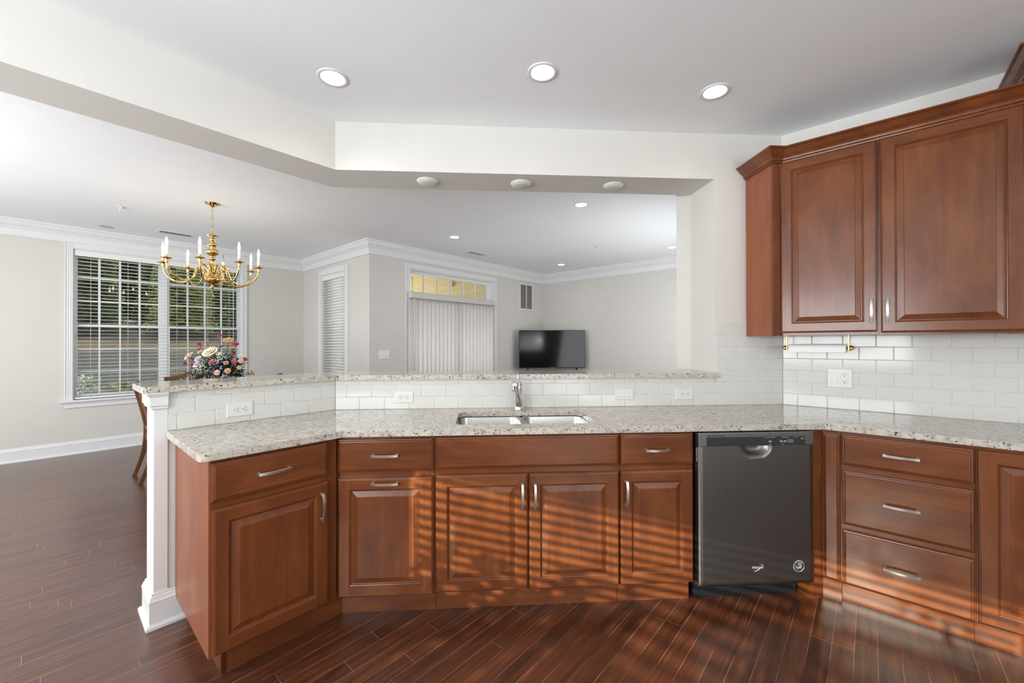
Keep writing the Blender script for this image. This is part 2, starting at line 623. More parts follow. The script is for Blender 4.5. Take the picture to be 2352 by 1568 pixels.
    def build(self, name, mats, parent=None, bevel=0.0, seg=2, loc=None, rot=None, label=None):
        me = self.mesh(name, mats)
        return put(name, me, parent, bevel, seg, loc, rot, label)


def put(name, me, parent=None, bevel=0.0, seg=2, loc=None, rot=None, label=None):
    o = bpy.data.objects.new(name, me)
    COL.objects.link(o)
    if parent:
        o.parent = parent
    if loc is not None:
        o.location = loc
    if rot is not None:
        o.rotation_euler = rot
    if bevel:
        b = o.modifiers.new('edge', 'BEVEL')
        b.width = bevel
        b.segments = seg
        b.limit_method = 'ANGLE'
        b.angle_limit = math.radians(40)
        b.harden_normals = False
    if label:
        o['label'] = label
    return o


def tag(o, label, cat, group=None, kind=None):
    o['label'] = label
    o['category'] = cat
    if group:
        o['group'] = group
    if kind:
        o['kind'] = kind
    return o


def thing(name, label, cat, loc=(0, 0, 0), rz=0.0, group=None):
    o = bpy.data.objects.new(name, None)
    COL.objects.link(o)
    o.empty_display_size = 0.1
    o.location = loc
    o.rotation_euler = (0, 0, rz)
    return tag(o, label, cat, group)


def fthing(name, label, cat, fr, x, y, z=0.0, group=None):
    return thing(name, label, cat, fpt(fr, x, y, z), frot(fr), group)


def copy_tree(o, parent=None):
    c = o.copy()
    COL.objects.link(c)
    if parent:
        c.parent = parent
    for ch in list(o.children):
        copy_tree(ch, c)
    return c


def struct(o, label, cat):
    return tag(o, label, cat, kind='structure')


def rrect(x0, x1, y0, y1, r, n=6):
    pts = []
    for cx, cy, a0 in ((x1 - r, y1 - r, 0), (x0 + r, y1 - r, 90), (x0 + r, y0 + r, 180), (x1 - r, y0 + r, 270)):
        for k in range(n + 1):
            a = math.radians(a0 + 90 * k / n)
            pts.append((cx + r * math.cos(a), cy + r * math.sin(a)))
    return pts


# ------------------------------------------------------------------ the shell
def wall_panel(fr, x0, x1, z0, z1, thick, holes, name, mat, label, yf=0.0):
    m = MB()
    xs = sorted({x0, x1, *[h[0] for h in holes], *[h[1] for h in holes]})
    for a, c in zip(xs, xs[1:]):
        hs = sorted([h for h in holes if h[0] <= a + 1e-6 and h[1] >= c - 1e-6], key=lambda h: h[2])
        z = z0
        for h in hs:
            if h[2] > z + 1e-6:
                m.box(a, c, yf, thick, z, h[2])
            z = h[3]
        if z1 > z + 1e-6:
            m.box(a, c, yf, thick, z, z1)
    o = m.build(name, mat, loc=fpt(fr, 0, 0), rot=(0, 0, frot(fr)))
    return struct(o, label, 'wall')


def UN(u, n):
    return (u * S2 + n * S2, u * S2 - n * S2)


fl = MB()
fl.prism([UN(UW - .1, 6.4), UN(LE + .2, 6.4), UN(LE + .2, -DW - .1), UN(UW - .1, -DW - .1)], -0.06, 0.0)
struct(fl.build('floor', 'floor'), 'dark reddish brown plank floor running through the kitchen and dining room', 'floor')
ce = MB()
ce.prism([UN(UW - .1, 6.4), UN(LE + .2, 6.4), UN(LE + .2, -LW - .12), UN(LX + .12, -LW - .12), UN(LX + .12, -DW - .12), UN(UW - .1, -DW - .12)], H, H + 0.12)
struct(ce.build('ceiling', 'ceil'), 'flat white ceiling over the kitchen, dining and living rooms', 'ceiling')

# window and door openings
WD = (-0.992, 0.778, 0.655, 2.492)        # dining window
WB = (-4.02, -3.24, 0.655, 2.405)         # side window of the dining room
WV = (2.335, 4.125, 0.0, 2.445)           # sliding door with transom
WK = (-3.02, -0.86, 0.85, 2.25)           # kitchen window behind the camera
wall_panel('D', UW, LX, 0, H, 0.14, [WD], 'wall_dining', 'wall', 'warm grey dining room wall with the wide window')
wall_panel('B', -DW, -LW, 0, H, 0.14, [WB], 'wall_return', 'wall', 'short warm grey wall with the narrow window with closed blinds')
wall_panel('V', LX + .14, LE, 0, H, 0.14, [WV], 'wall_living', 'wall', 'living room wall with the vertical blinds and the transom')
wall_panel('T', -LW, 1.6, 0, H, 0.14, [], 'wall_far', 'wall', 'far living room wall to the right of the television')
wall_panel('R', -.02, 4.35, 0, H, 0.14, [], 'wall_right', 'wall_k', 'white kitchen wall behind the wall cabinets at the right', .008)
wall_panel('K', -6.3, DW, 0, H, 0.14, [WK], 'wall_back', 'wall_k', 'kitchen wall behind the camera with a window')
o = MB().prism([UN(UW, 6.3), UN(2.2, 6.3), UN(2.2, 6.42), UN(UW, 6.42)], 0, H).build('wall_rear', 'wall_k')
struct(o, 'plain kitchen wall behind the camera', 'wall')
o = MB().prism([UN(1.97, 1.43), UN(LE, 1.43), UN(LE, 1.55), UN(1.97, 1.55)], 0, H).build('wall_living_right', 'wall')
struct(o, 'living room wall hidden behind the kitchen pier', 'wall')
# pier at the right end of the pass-through and the wall that carries the tile
o = MB().prism([(2.488, 0.008), (LR + .0, 0.008), (LR + .33, .33), (2.93, .90), (2.405, .383), (2.479, .31)], 0, H).build('wall_pier', 'wall_k')
struct(o, 'white wall pier at the right end of the pass-through', 'wall')


def Lp(al, out):   # left leg: distance along from the corner, distance out to the kitchen
    return (-al * S2 + out * S2, -al * S2 - out * S2)


def Rp(al, out):
    return (LR + al * S2 - out * S2, -al * S2 - out * S2)


def inL(out):
    return (out * T8, -out)


def inR(out):
    return (LR - out * T8, -out)


HWT = -0.185
o = MB().prism([Lp(.868, -.008), inL(-.008), (2.486, .008), (2.486, .185), inL(HWT), Lp(.868, HWT)], 0, 1.103).build('wall_peninsula', 'wall_k')
struct(o, 'white half wall carrying the raised bar', 'wall')
# dropped beam over the peninsula
o = MB().prism([Lp(3.9, -.008), inL(-.008), (2.4878, 0.008), (2.4785, .31), inL(-.31), Lp(3.9, -.31)], ZB, H).build('trim_1', 'wall_k')
struct(o, 'dropped white beam over the bar and peninsula', 'beam')
# post casing at the free end of the half wall
pm = MB()
pm.prism([Lp(.817, 0), Lp(.87, 0), Lp(.87, -.188), Lp(.817, -.188)], 0, 1.103)
path = [Lp(.79, -.188), Lp(.87, -.188), Lp(.87, 0), Lp(.817, 0)]
pm.sweep(path, [(0, 1.022), (.008, 1.022), (.011, 1.028), (.011, 1.036), (.017, 1.040), (.017, 1.080), (.022, 1.088), (.030, 1.098), (.030, 1.103), (0, 1.103)])
struct(pm.build('trim_2', 'trim', bevel=0.0015, seg=1), 'white post casing with a moulded cap at the free end of the bar', 'trim')
BASE = [(0, 0), (.030, 0), (.030, .012), (.024, .019), (.016, .022), (.016, .118), (.019, .122), (.013, .134), (.012, .142), (.007, .147), (.006, .158), (0, .160)]
bm_ = MB().sweep([Lp(.30, -.188), Lp(.87, -.188), Lp(.87, 0), Lp(.742, 0)], BASE)
struct(bm_.build('baseboard_post', 'trim'), 'white moulded baseboard around the foot of the bar post', 'baseboard')
dn = [UN(UW, -DW), UN(LX, -DW), UN(LX, -LW), UN(2.26, -LW)]
bm_ = MB().sweep(dn, BASE)
struct(bm_.build('baseboard_dining', 'trim'), 'white baseboard along the dining room wall under the wide window', 'baseboard')
CRN = [(0, 2.552), (.014, 2.552), (.018, 2.556), (.018, 2.562), (.012, 2.566), (.011, 2.572), (.011, 2.640), (.018, 2.643), (.021, 2.650), (.028, 2.653), (.029, 2.662),
       (.036, 2.668), (.047, 2.678), (.057, 2.692), (.064, 2.708), (.068, 2.718), (.076, 2.722), (.080, 2.728), (.080, 2.743), (0, 2.743)]
cr = MB().sweep([UN(UW, -DW), UN(LX, -DW), UN(LX, -LW), UN(LE, -LW), UN(LE, 1.43)], CRN)
struct(cr.build('trim_3', 'trim'), 'white crown moulding around the dining and living rooms', 'crown moulding')


# tiles: real bevelled tiles, one mesh per wall
def tiles(fr, x0, x1, rows, name, label, flip=False):
    """rows: (row index, from, to, ztop); x is local along the wall, joints at off + k*PX"""
    PX, PZ, G, Z0 = 0.1563, 0.0783, 0.0011, 0.9145
    m = MB()
    for ri, a, c, ztop, off in rows:
        z0, z1 = Z0 + ri * PZ, min(Z0 + (ri + 1) * PZ, ztop)
        k0 = math.floor((a - off) / PX)
        x = off + k0 * PX
        while x < c - 1e-5:
            p, q = max(x, a) + G, min(x + PX, c) - G
            x += PX
            if q - p < 0.004 or z1 - z0 < 0.006:
                continue
            zz0, zz1 = z0 + G, z1 - G
            b = min(0.0028, (q - p) / 3)
            r = []
            for i, (y, ins) in enumerate(((0.007, 0), (0.0022, 0), (0.0006, b * .4), (0.0, b))):
                r.append(m.v([(p + ins, y, zz0 + ins), (q - ins, y, zz0 + ins), (q - ins, y, zz1 - ins), (p + ins, y, zz1 - ins)]))
            for s, t in zip(r, r[1:]):
                for j in range(4):
                    m.f([s[j], s[(j + 1) % 4], t[(j + 1) % 4], t[j]], 0, True)
            m.f(r[-1], 0)
    for ri, a, c, ztop, off in rows:
        m.box(a, c, 0.0022, 0.0078, Z0 + ri * PZ, min(Z0 + (ri + 1) * PZ, ztop), 1)
    o = m.build(name, ['tile', 'grout'], loc=fpt(fr, 0, 0), rot=(0, 0, frot(fr)))
    return struct(o, label, 'backsplash')


OFF = {'S': (2.180, 2.257), 'R': (.082, .004), 'L': (.0, .08)}
zb = 1.104
rowsS = [(i, 0.0, LR, 9, OFF['S'][i % 2]) for i in (0, 1)] + [(2, 0.0, 2.486, zb, OFF['S'][0]), (2, 2.488, LR, 9, OFF['S'][0])]
rowsS += [(i, 2.488, LR, 9, OFF['S'][i % 2]) for i in (3, 4, 5, 6)]
tiles('S', 0, LR, rowsS, 'wall_tile_sink', 'white subway tile backsplash behind the sink and faucet')
rowsR = [(i, 0.0, 2.2, 9, OFF['R'][i % 2]) for i in range(6)]
tiles('R', 0, 2.2, rowsR, 'wall_tile_right', 'white subway tile backsplash under the wall cabinets')
j0 = -0.158
rowsL = [(0, -.817, 0, 9, j0), (1, -.817, 0, 9, -.084), (2, -.817, 0, zb, j0)]
tiles('L', -.817, 0, rowsL, 'wall_tile_left', 'white subway tile backsplash on the left leg of the peninsula')


# ------------------------------------------------------------------ cabinets
def door_mesh(w, h, t=0.021, s=0.054):
    """raised panel door: x 0..w, z 0..h, back at y=0, front at y=-t.  slot 0 upright grain, slot 1 level grain"""
    m = MB()

    def ring(i, y):
        return m.v([(i, y, i), (w - i, y, i), (w - i, y, h - i), (i, y, h - i)])

    def join(a, c, mats=(1, 0, 1, 0), smooth=False):
        for j in range(4):
            m.f([a[j], a[(j + 1) % 4], c[(j + 1) % 4], c[j]], mats[j], smooth)

    out = [ring(0, 0), ring(0, -t + .009), ring(.003, -t + .005), ring(.006, -t + .0035), ring(.0075, -t + .001), ring(.010, -t)]
    for a, c in zip(out, out[1:]):
        join(a, c)
    m.f(out[0][::-1], 0)
    e = .010
    q = lambda x0, x1, z0, z1, mi: m.f(m.v([(x0, -t, z0), (x1, -t, z0), (x1, -t, z1), (x0, -t, z1)]), mi)
    q(e, s, e, h - e, 0)
    q(w - s, w - e, e, h - e, 0)
    q(s, w - s, e, s, 1)
    q(s, w - s, h - s, h - e, 1)
    inn = [ring(s, -t), ring(s + .002, -t + .004), ring(s + .005, -t + .0055), ring(s + .007, -t + .0105), ring(s + .0095, -t + .0125), ring(s + .012, -t + .0125),
           ring(s + .016, -t + .011), ring(s + .036, -t + .0035), ring(s + .0375, -t + .0018), ring(s + .039, -t + .0015)]
    for i, (a, c) in enumerate(zip(inn, inn[1:])):
        join(a, c, (1, 0, 1, 0) if i < 4 else (0, 0, 0, 0))
    m.f(inn[-1], 0)
    return m.mesh('raised_panel_door', ['wood_v', 'wood_h'])


def slab_mesh(w, h, t=0.021, mat='wood_h'):
    m = MB()
    ring = lambda i, y: m.v([(i, y, i), (w - i, y, i), (w - i, y, h - i), (i, y, h - i)])
    rs = [ring(0, 0), ring(0, -t + .010), ring(.003, -t + .006), ring(.008, -t + .0045), ring(.010, -t + .003), ring(.0125, -t + .0006), ring(.015, -t)]
    for a, c in zip(rs, rs[1:]):
        for j in range(4):
            m.f([a[j], a[(j + 1) % 4], c[(j + 1) % 4], c[j]], 0)
    m.f(rs[0][::-1], 0)
    m.f(rs[-1], 0)
    return m.mesh('drawer_front', [mat])


def handle_mesh():
    """arched bar pull along x, 0.128 long, foot plane y=0, arch toward -y"""
    m = MB()
    L = .064
    pts = []
    for k in range(15):
        x = -L + 2 * L * k / 14
        pts.append((x, -.019 - .010 * (1 - (x / L) ** 2), 0))
    m.bar(pts, .013, .0052, (0, 0, 1))
    for sx in (-1, 1):
        m.box(sx * (L - .007) - .0045, sx * (L - .007) + .0045, -.021, 0, -.0055, .0055)
        m.box(sx * (L - .007) - .006, sx * (L - .007) + .006, -.003, 0, -.0065, .0065)
    return m.mesh('bar_pull', ['nickel'])


HND = handle_mesh()


def handle(parent, x, y, z, vert=False):
    o = put('handle', HND, parent, 0.0012, 1, (x, y, z), (0, math.pi / 2, 0) if vert else (0, 0, 0))
    o['label'] = 'satin nickel arched bar pull'
    return o


FACE, FT, TOE = -0.615, 0.021, -0.570      # face frame front, door thickness, toe board front
ZT, ZTOE = 0.8835, 0.113


def carcass(p, x0, x1, floor_to=ZTOE, back=-0.02, end_left=False, rails=(), stiles=(), sl=.030, sr=.030, cut=0.0, ext=0.0):
    """cabinet box from panels, open at the top, plus face frame; local coords of p's frame (x from p)"""
    t = .016
    m = MB()
    yb = FACE + .019
    m.box(x0, x0 + t, yb, back, floor_to, ZT, 0)
    m.box(x1 - t, x1, yb, back, floor_to, ZT, 0)
    m.box(x0 + t, x1 - t, back - .006, back, floor_to, ZT, 0)
    m.box(x0 + t, x1 - t, yb, back - .006, floor_to, floor_to + t, 0)
    m.build('body', 'wood_v', p)
    f = MB()
    f.box(x0 - ext, x0 + sl, FACE, yb, floor_to, ZT, 0)
    f.box(x1 - sr, x1 - cut, FACE, yb, floor_to, ZT, 0)
    f.box(x0 + sl, x1 - sr, FACE, yb, floor_to, floor_to + .03, 1)
    f.box(x0 + sl, x1 - sr, FACE, yb, ZT - .03, ZT, 1)
    for z in rails:
        f.box(x0 + sl, x1 - sr, FACE + .0015, yb, z - .03, z + .03, 1)
    for x in stiles:
        f.box(x - .02, x + .02, FACE + .0008, yb, floor_to + .03, ZT - .03, 0)
    f.build('face_frame', ['wood_v', 'wood_h'], p)
    k = MB()
    k.box(x0 - (.0 if not end_left else -.048), x1, TOE, TOE + .018, 0.0, floor_to + .004)
    return k


def front(p, kind, x0, x1, z0, z1, name=None):
    me = door_mesh(x1 - x0, z1 - z0) if kind == 'door' else slab_mesh(x1 - x0, z1 - z0, mat='wood_h' if kind != 'panel' else 'wood_v')
    return put(name or ('door' if kind == 'door' else 'drawer_front'), me, p, loc=(x0, FACE - .0005, z0))


HY = -FT
# --- left leg cabinet (local x runs from the free end toward the corner: x = -along)
p = fthing('base_cabinet', 'dark cherry base cabinet at the free end of the peninsula, one drawer over one door', 'cabinet', 'L', 0, 0)
k = carcass(p, -.784, -.259, end_left=True, rails=(.704,), sr=.082, cut=.028)
k.box(-.736, -.718, TOE, -.06, 0, ZTOE + .004)
k.box(-.259, -.2365, TOE, TOE + .018, 0, ZTOE + .004)
k.build('toe_kick', 'wood_h', p)
f = MB()
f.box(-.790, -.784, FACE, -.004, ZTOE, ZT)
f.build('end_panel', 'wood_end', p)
d = front(p, 'drawer', -.786, -.334, .718, .871, 'drawer')
handle(d, .222, HY, .076)
d = front(p, 'door', -.782, -.331, .121, .690)
handle(d, .417, HY, .461, True)

# --- sink run
p = fthing('base_cabinet', 'cherry base cabinet with a pull-out front under one drawer, left of the sink cabinet', 'cabinet', 'S', 0, 0)
k = carcass(p, .259, .696, rails=(.699,), ext=.020)
k.box(.2365, .259, TOE, TOE + .018, 0, ZTOE + .004)
k.build('toe_kick', 'wood_h', p)
d = front(p, 'drawer', .236, .690, .714, .872, 'drawer')
handle(d, .226, HY, .079)
d = front(p, 'door', .236, .690, .110, .684)
handle(d, .226, HY, .548)

p = fthing('sink_cabinet', 'wide cherry sink cabinet with two doors below a blank front, under the sink', 'cabinet', 'S', 0, 0)
k = carcass(p, .698, 1.620, rails=(.703,), stiles=(1.158,))
k.build('toe_kick', 'wood_h', p)
front(p, 'drawer', .703, 1.616, .718, .874, 'false_front')
d = front(p, 'door', .703, 1.155, .116, .688)
handle(d, .423, HY, .463, True)
d = front(p, 'door', 1.161, 1.615, .114, .688)
handle(d, .028, HY, .463, True)

p = fthing('base_cabinet', 'narrow cherry base cabinet immediately left of the dishwasher, one drawer over one door', 'cabinet', 'S', 0, 0)
k = carcass(p, 1.622, 2.004, rails=(.703,))
k.build('toe_kick', 'wood_h', p)
d = front(p, 'drawer', 1.625, 2.001, .717, .874, 'drawer')
handle(d, .184, HY, .078)
d = front(p, 'door', 1.624, 2.000, .117, .690)
handle(d, .025, HY, .463, True)

# filler between dishwasher and right run
m = MB()
m.box(2.632, 2.7052, FACE, FACE + .02, 0.0, ZT)
m.box(2.632, 2.650, FACE + .02, -.03, 0.0, ZT)
o = m.build('cabinet_filler', 'wood_v', loc=fpt('S', 0, 0))
tag(o, 'narrow cherry filler strip reaching the floor at the right side of the dishwasher', 'filler panel')

# --- right run
p = fthing('cabinet_filler', 'tall narrow cherry corner panel left of the three-drawer stack', 'filler panel', 'R', 0, 0)
m = MB()
m.box(.2555, .332, FACE, FACE + .012, ZTOE, ZT)
m.build('backing', 'wood_v', p)
m = MB()
m.box(.240, .332, TOE - .03, TOE - .012, 0, ZTOE + .004)
m.build('toe_kick', 'wood_h', p)
front(p, 'panel', .2585, .329, .113, .864, 'panel')
p = fthing('drawer_cabinet', 'cherry base cabinet with a stack of three drawers at the right', 'cabinet', 'R', 0, 0)
k = carcass(p, .333, .790, rails=(.699, .399))
k.build('toe_kick', 'wood_h', p)
for z0, z1 in ((.714, .868), (.414, .688), (.112, .386)):
    d = front(p, 'drawer', .337, .785, z0, z1, 'drawer')
    handle(d, .216, HY, (z1 - z0) / 2 + .001)
p = fthing('base_cabinet', 'cherry base cabinet with a tall door at the right edge of the photo', 'cabinet', 'R', 0, 0)
k = carcass(p, .791, 1.26)
k.build('toe_kick', 'wood_h', p)
d = front(p, 'door', .796, 1.255, .117, .868)
handle(d, .430, HY, .63, True)
p = fthing('base_cabinet', 'cherry base cabinet continuing beyond the right edge of the photo', 'cabinet', 'R', 0, 0)
k = carcass(p, 1.262, 1.86)
k.build('toe_kick', 'wood_h', p)
front(p, 'door', 1.266, 1.856, .117, .868)

# --- countertop and bar
OV = .645
ctop = MB()


def arc(c, r, a0, a1, n=6):
    return [(c[0] + r * math.cos(math.radians(a0 + (a1 - a0) * i / n)), c[1] + r * math.sin(math.radians(a0 + (a1 - a0) * i / n))) for i in range(n + 1)]


cc = Lp(.825 - .035, OV - .035)
outer = [Lp(.825, .0005)] + arc(cc, .035, 225, 315) + [inL(OV), inR(OV), Rp(1.9, OV), Rp(1.9, .0005), (LR, -.0005), (0, -.0005)]
SX0, SX1, SY0, SY1 = .788, 1.533, -.535, -.135
ctop.holed(outer, [rrect(SX0, SX1, SY0, SY1, .055)], .884, .914)
o = ctop.build('countertop', 'granite', bevel=.011, seg=4)
tag(o, 'continuous cream speckled granite countertop around the sink and along both sides', 'countertop')

bar = MB()
cb1 = Lp(.915 - .02, .03 - .02)
cb2 = Lp(.915 - .02, -.30 + .02)
outer = [inL(.03), ] + [Lp(.45, .03)] + arc(cb1, .02, 315, 225) + arc(cb2, .02, 225, 135) + [inL(-.30 - .0), (.9, .34), (2.404, .37), (2.476, .305), (2.486, .0), (2.495, -.001), (2.495, -.03)]
outer = [inL(.03)] + arc(cb1, .02, 315, 225)[0:] + arc(cb2, .02, 225, 135) + [inL(-.31), (1.0, .345), (2.403, .372), (2.477, .308), (2.486, .0), (2.496, -.001), (2.496, -.03)]
bar.holed(outer, [], 1.1035, 1.1335)
o = bar.build('bar_countertop', 'granite', bevel=.010, seg=4)
tag(o, 'raised cream granite bar top along the pass-through above the sink', 'countertop')

# --- sink
p = thing('kitchen_sink', 'undermounted double bowl stainless steel sink in the granite countertop', 'sink', ((SX0 + SX1) / 2, (SY0 + SY1) / 2, .70))


def bowl(x0, x1, y0, y1):
    m = MB()
    rings = []
    for ins, z, r in ((-.012, .8825, .06), (0, .8825, .055), (.003, .876, .053), (.008, .74, .05), (.016, .708, .045), (.04, .697, .03)):
        rings.append(m.v([(a, c, z) for a, c in rrect(x0 + ins, x1 - ins, y0 + ins, y1 - ins, r)]))
    for a, c in zip(rings, rings[1:]):
        n = len(a)
        for j in range(n):
            m.f([a[j], a[(j + 1) % n], c[(j + 1) % n], c[j]], 0, True)
    m.f(rings[-1], 0, True)
    return m


cx, cy = (SX0 + SX1) / 2, (SY0 + SY1) / 2
for x0, x1 in ((SX0 - .004, cx - .014), (cx + .014, SX1 + .004)):
    b = bowl(x0 - cx, x1 - cx, SY0 - .004 - cy, SY1 + .004 - cy)
    o = b.build('bowl', 'steel', p, loc=(0, 0, -.70))
    dm = MB().lathe([(.0, .703), (.02, .703), (.038, .705), (.043, .7005), (.043, .6975)], 20, ((x0 + x1) / 2 - cx, .03, 0))
    dm.build('drain', 'chrome', o)

MB().box(-.0165, .0165, SY0 + .03 - cy, SY1 - .03 - cy, .160, .1805).build('divider', 'steel', p, .006, 3)

# --- faucet
p = thing('faucet', 'chrome pull-out kitchen faucet standing behind the sink', 'faucet', (1.155, -.082, .914))
m = MB().lathe([(.0, 0), (.029, 0), (.030, .004), (.027, .008), (.027, .018), (.0255, .022), (.0255, .03), (.0235, .05), (.0225, .118), (.0235, .124), (.0235, .150), (.022, .156), (.0, .157)], 28)
m.build('body', 'chrome', p)
m = MB()
m.tube([(0, -.004, .028), (-.004, -.035, .075), (-.014, -.080, .118), (-.024, -.130, .150), (-.032, -.170, .172)], [.023, .021, .017, .0155, .016], 18)
m.build('spout', 'chrome', p)
m = MB()
m.lathe([(.0, -.030), (.012, -.030), (.019, -.028), (.020, -.024), (.0215, .0), (.0225, .012), (.019, .022), (.011, .029), (.0, .031)], 22, (-.036, -.196, .168))
m.build('spray_head', 'chrome', p)
m = MB()
m.tube([(.002, .0, .157), (.002, .0, .166), (.0, .003, .178), (-.002, .008, .195), (-.003, .014, .213), (-.003, .018, .222)], [.0205, .018, .011, .007, .0075, .010], 14)
m.build('lever', 'chrome', p)


# --- outlets and switches
def receptacle_bits(p, x, z, rot):
    """one duplex face: octagonal disc with slots; rot turns the outlet on its side"""
    m = MB()
    m.lathe([(.0, -.0018), (.0155, -.0018), (.0168, -.0010), (.0168, 0)], 12, (0, 0, 0), 0, 'y', False)
    o = m.build('receptacle', 'plate', p, loc=(x, -.0062, z))
    s = MB()
    q = [(-.0064, .0052, .0022, .009), (.0064, .0052, .0022, .0075)]
    for a, c, w_, h_ in q:
        if rot:
            a, c, w_, h_ = c, a, h_, w_
        s.box(a - w_ / 2, a + w_ / 2, -.0022, -.0015, c - h_ / 2, c + h_ / 2)
    cx_, cz_ = (-.0075, 0) if rot else (0, -.0075)
    s.lathe([(0, -.0022), (.0026, -.0022), (.0026, -.0015)], 10, (cx_, 0, cz_), 0, 'y', False)
    s.build('slots', 'slot', o)
    return o


def plate(p, w_, h_):
    m = MB()
    r = [m.v([(-w_ / 2 + i, y, -h_ / 2 + i), (w_ / 2 - i, y, -h_ / 2 + i), (w_ / 2 - i, y, h_ / 2 - i), (-w_ / 2 + i, y, h_ / 2 - i)]) for i, y in ((0, -.0005), (0, -.003), (.0035, -.0062))]
    for a, c in zip(r, r[1:]):
        for j in range(4):
            m.f([a[j], a[(j + 1) % 4], c[(j + 1) % 4], c[j]])
    m.f(r[-1])
    m.f(r[0][::-1])
    return m.build('cover_plate', 'plate', p)


def duplex(fr, x, z, label):
    p = fthing('wall_outlet', label, 'outlet', fr, x, 0, z, 'outlets in the backsplash')
    plate(p, .122, .076)
    receptacle_bits(p, -.0197, 0, True)
    receptacle_bits(p, .0197, 0, True)
    return p


duplex('L', -.519, .983, 'white sideways outlet in the tile of the left leg of the peninsula')
duplex('S', .425, .992, 'white sideways outlet in the tile left of the faucet')
duplex('S', 2.268, .992, 'white sideways outlet in the tile above the dishwasher')
p = fthing('wall_switch', 'white sideways rocker switch in the tile between the faucet and the outlet above the dishwasher', 'switch', 'S', 1.862, 0, .995)
plate(p, .122, .076)
m = MB().box(-.033, .033, -.0095, -.006, -.0165, .0165)
m.build('rocker', 'plate', p, .0015, 2)
p = fthing('switch_and_outlet', 'white double plate with a rocker switch and an outlet under the paper towels', 'switch', 'R', .301, 0, 1.110)
plate(p, .124, .121)
MB().box(-.040, -.008, -.0095, -.006, -.033, .033).build('rocker', 'plate', p, .0015, 2)
o = MB().box(.006, .041, -.0085, -.006, -.034, .034).build('receptacle', 'plate', p, .001, 1)
for zz in (.020, -.022):
    s = MB()
    s.box(.0165, .0185, -.0092, -.0084, zz - .0005, zz + .008)
    s.box(.0290, .0310, -.0092, -.0084, zz - .0005, zz + .007)
    s.lathe([(0, -.0092), (.0027, -.0092), (.0027, -.0084)], 10, (.0237, 0, zz - .0075), 0, 'y', False)
    s.build('slots', 'slot', o)
p = fthing('wall_switch', 'white three-gang rocker switch plate on the living room wall left of the vertical blinds', 'switch', 'V', 1.918, 0, 1.177)
plate(p, .170, .121)
for dx in (-.046, 0, .046):
    MB().box(dx - .0165, dx + .0165, -.0095, -.006, -.033, .033).build('rocker', 'plate', p, .0015, 2)

# --- dishwasher
p = fthing('dishwasher', 'black stainless dishwasher with an integrated pocket handle, under the counter at the right', 'dishwasher', 'S', 2.3145, 0)
DX = .3025
m = MB()
m.box(-.297, .297, -.595, -.05, .10, .872)
m.build('tub', 'black', p)
# door skin with pocket
YF = -.662
m = MB()
nx, nz = 48, 60
zlo, zhi = .106, .812
g = []
for j in range(nz + 1):
    z = zlo + (zhi - zlo) * (j / nz)
    rowv = []
    for i in range(nx + 1):
        x = -DX + 2 * DX * i / nx
        px_, pz_ = (x + .002) / .078, (z - .822) / .066
        r = (abs(px_) ** 2.6 + abs(pz_) ** 2.6) ** (1 / 2.6)
        d_ = 0 if r >= 1 else (.030 * min(1.0, ((1 - r) / .42)) ** 0.75 if r < 1 else 0)
        lip = -.0025 * math.exp(-((r - 1.0) / .06) ** 2) if r > .9 else 0
        edge = min(DX - abs(x), z - zlo)
        rnd = .006 * max(0, 1 - edge / .008) ** 2
        rowv.append(m.v([(x, YF + d_ + lip + rnd, z)])[0])
    g.append(rowv)
for j in range(nz):
    for i in range(nx):
        m.f([g[j][i], g[j][i + 1], g[j + 1][i + 1], g[j + 1][i]], 0, True)
back = [m.v([(x, -.612, z)])[0] for x, z in ((-DX, zlo), (DX, zlo), (DX, zhi), (-DX, zhi))]
m.f([back[0], back[1]] + g[0][::-1])
m.f([back[3], back[0]] + [r[0] for r in g])
m.f([back[1], back[2]] + [r[-1] for r in g][::-1])
m.f(back[::-1])
o = m.build('door_panel', 'dwsteel', p)
m = MB()
m.box(-DX - .001, DX + .001, YF - .003, -.612, .812, .8795)
o = m.build('control_strip', 'dwstrip', p, .003, 2)
m = MB()
m.box(-.262, .258, YF - .0042, YF - .002, .8155, .858)
c_ = m.build('control_window', 'dwpanel', o, .001, 1)
m = MB()
m.box(-DX + .02, DX - .02, TOE + .004, TOE + .02, .002, .100)
m.build('kick_plate', 'kick', p)
m = MB()
for k_ in range(5):
    m.box(-.255 + k_ * .0185, -.242 + k_ * .0185, YF - .0036, YF - .0028, .8625, .8668)
m.build('vent_slots', 'slot', o)
m = MB()
for k_ in range(8):
    m.box(-DX - .0012, -DX - .0004, -.650, -.638, .735 + k_ * .009, .740 + k_ * .009)
m.build('side_vent', 'silver', p)


def text_mesh(s, size, mat, parent, loc, name, shear=0.0, sx=1.0, space=1.0):
    c = bpy.data.curves.new(name, 'FONT')
    c.body = s
    c.size = size
    c.align_x = 'CENTER'
    c.align_y = 'CENTER'
    c.shear = shear
    c.space_character = space
    c.extrude = .0003
    t = bpy.data.objects.new(name, c)
    COL.objects.link(t)
    dg = bpy.context.evaluated_depsgraph_get()
    dg.update()
    me = bpy.data.meshes.new_from_object(t.evaluated_get(dg))
    bpy.data.objects.remove(t)
    me.materials.clear()
    me.materials.append(M[mat])
    o = put(name, me, parent, loc=loc, rot=(math.pi / 2, 0, 0))
    o.scale = (sx, 1, 1)
    return o


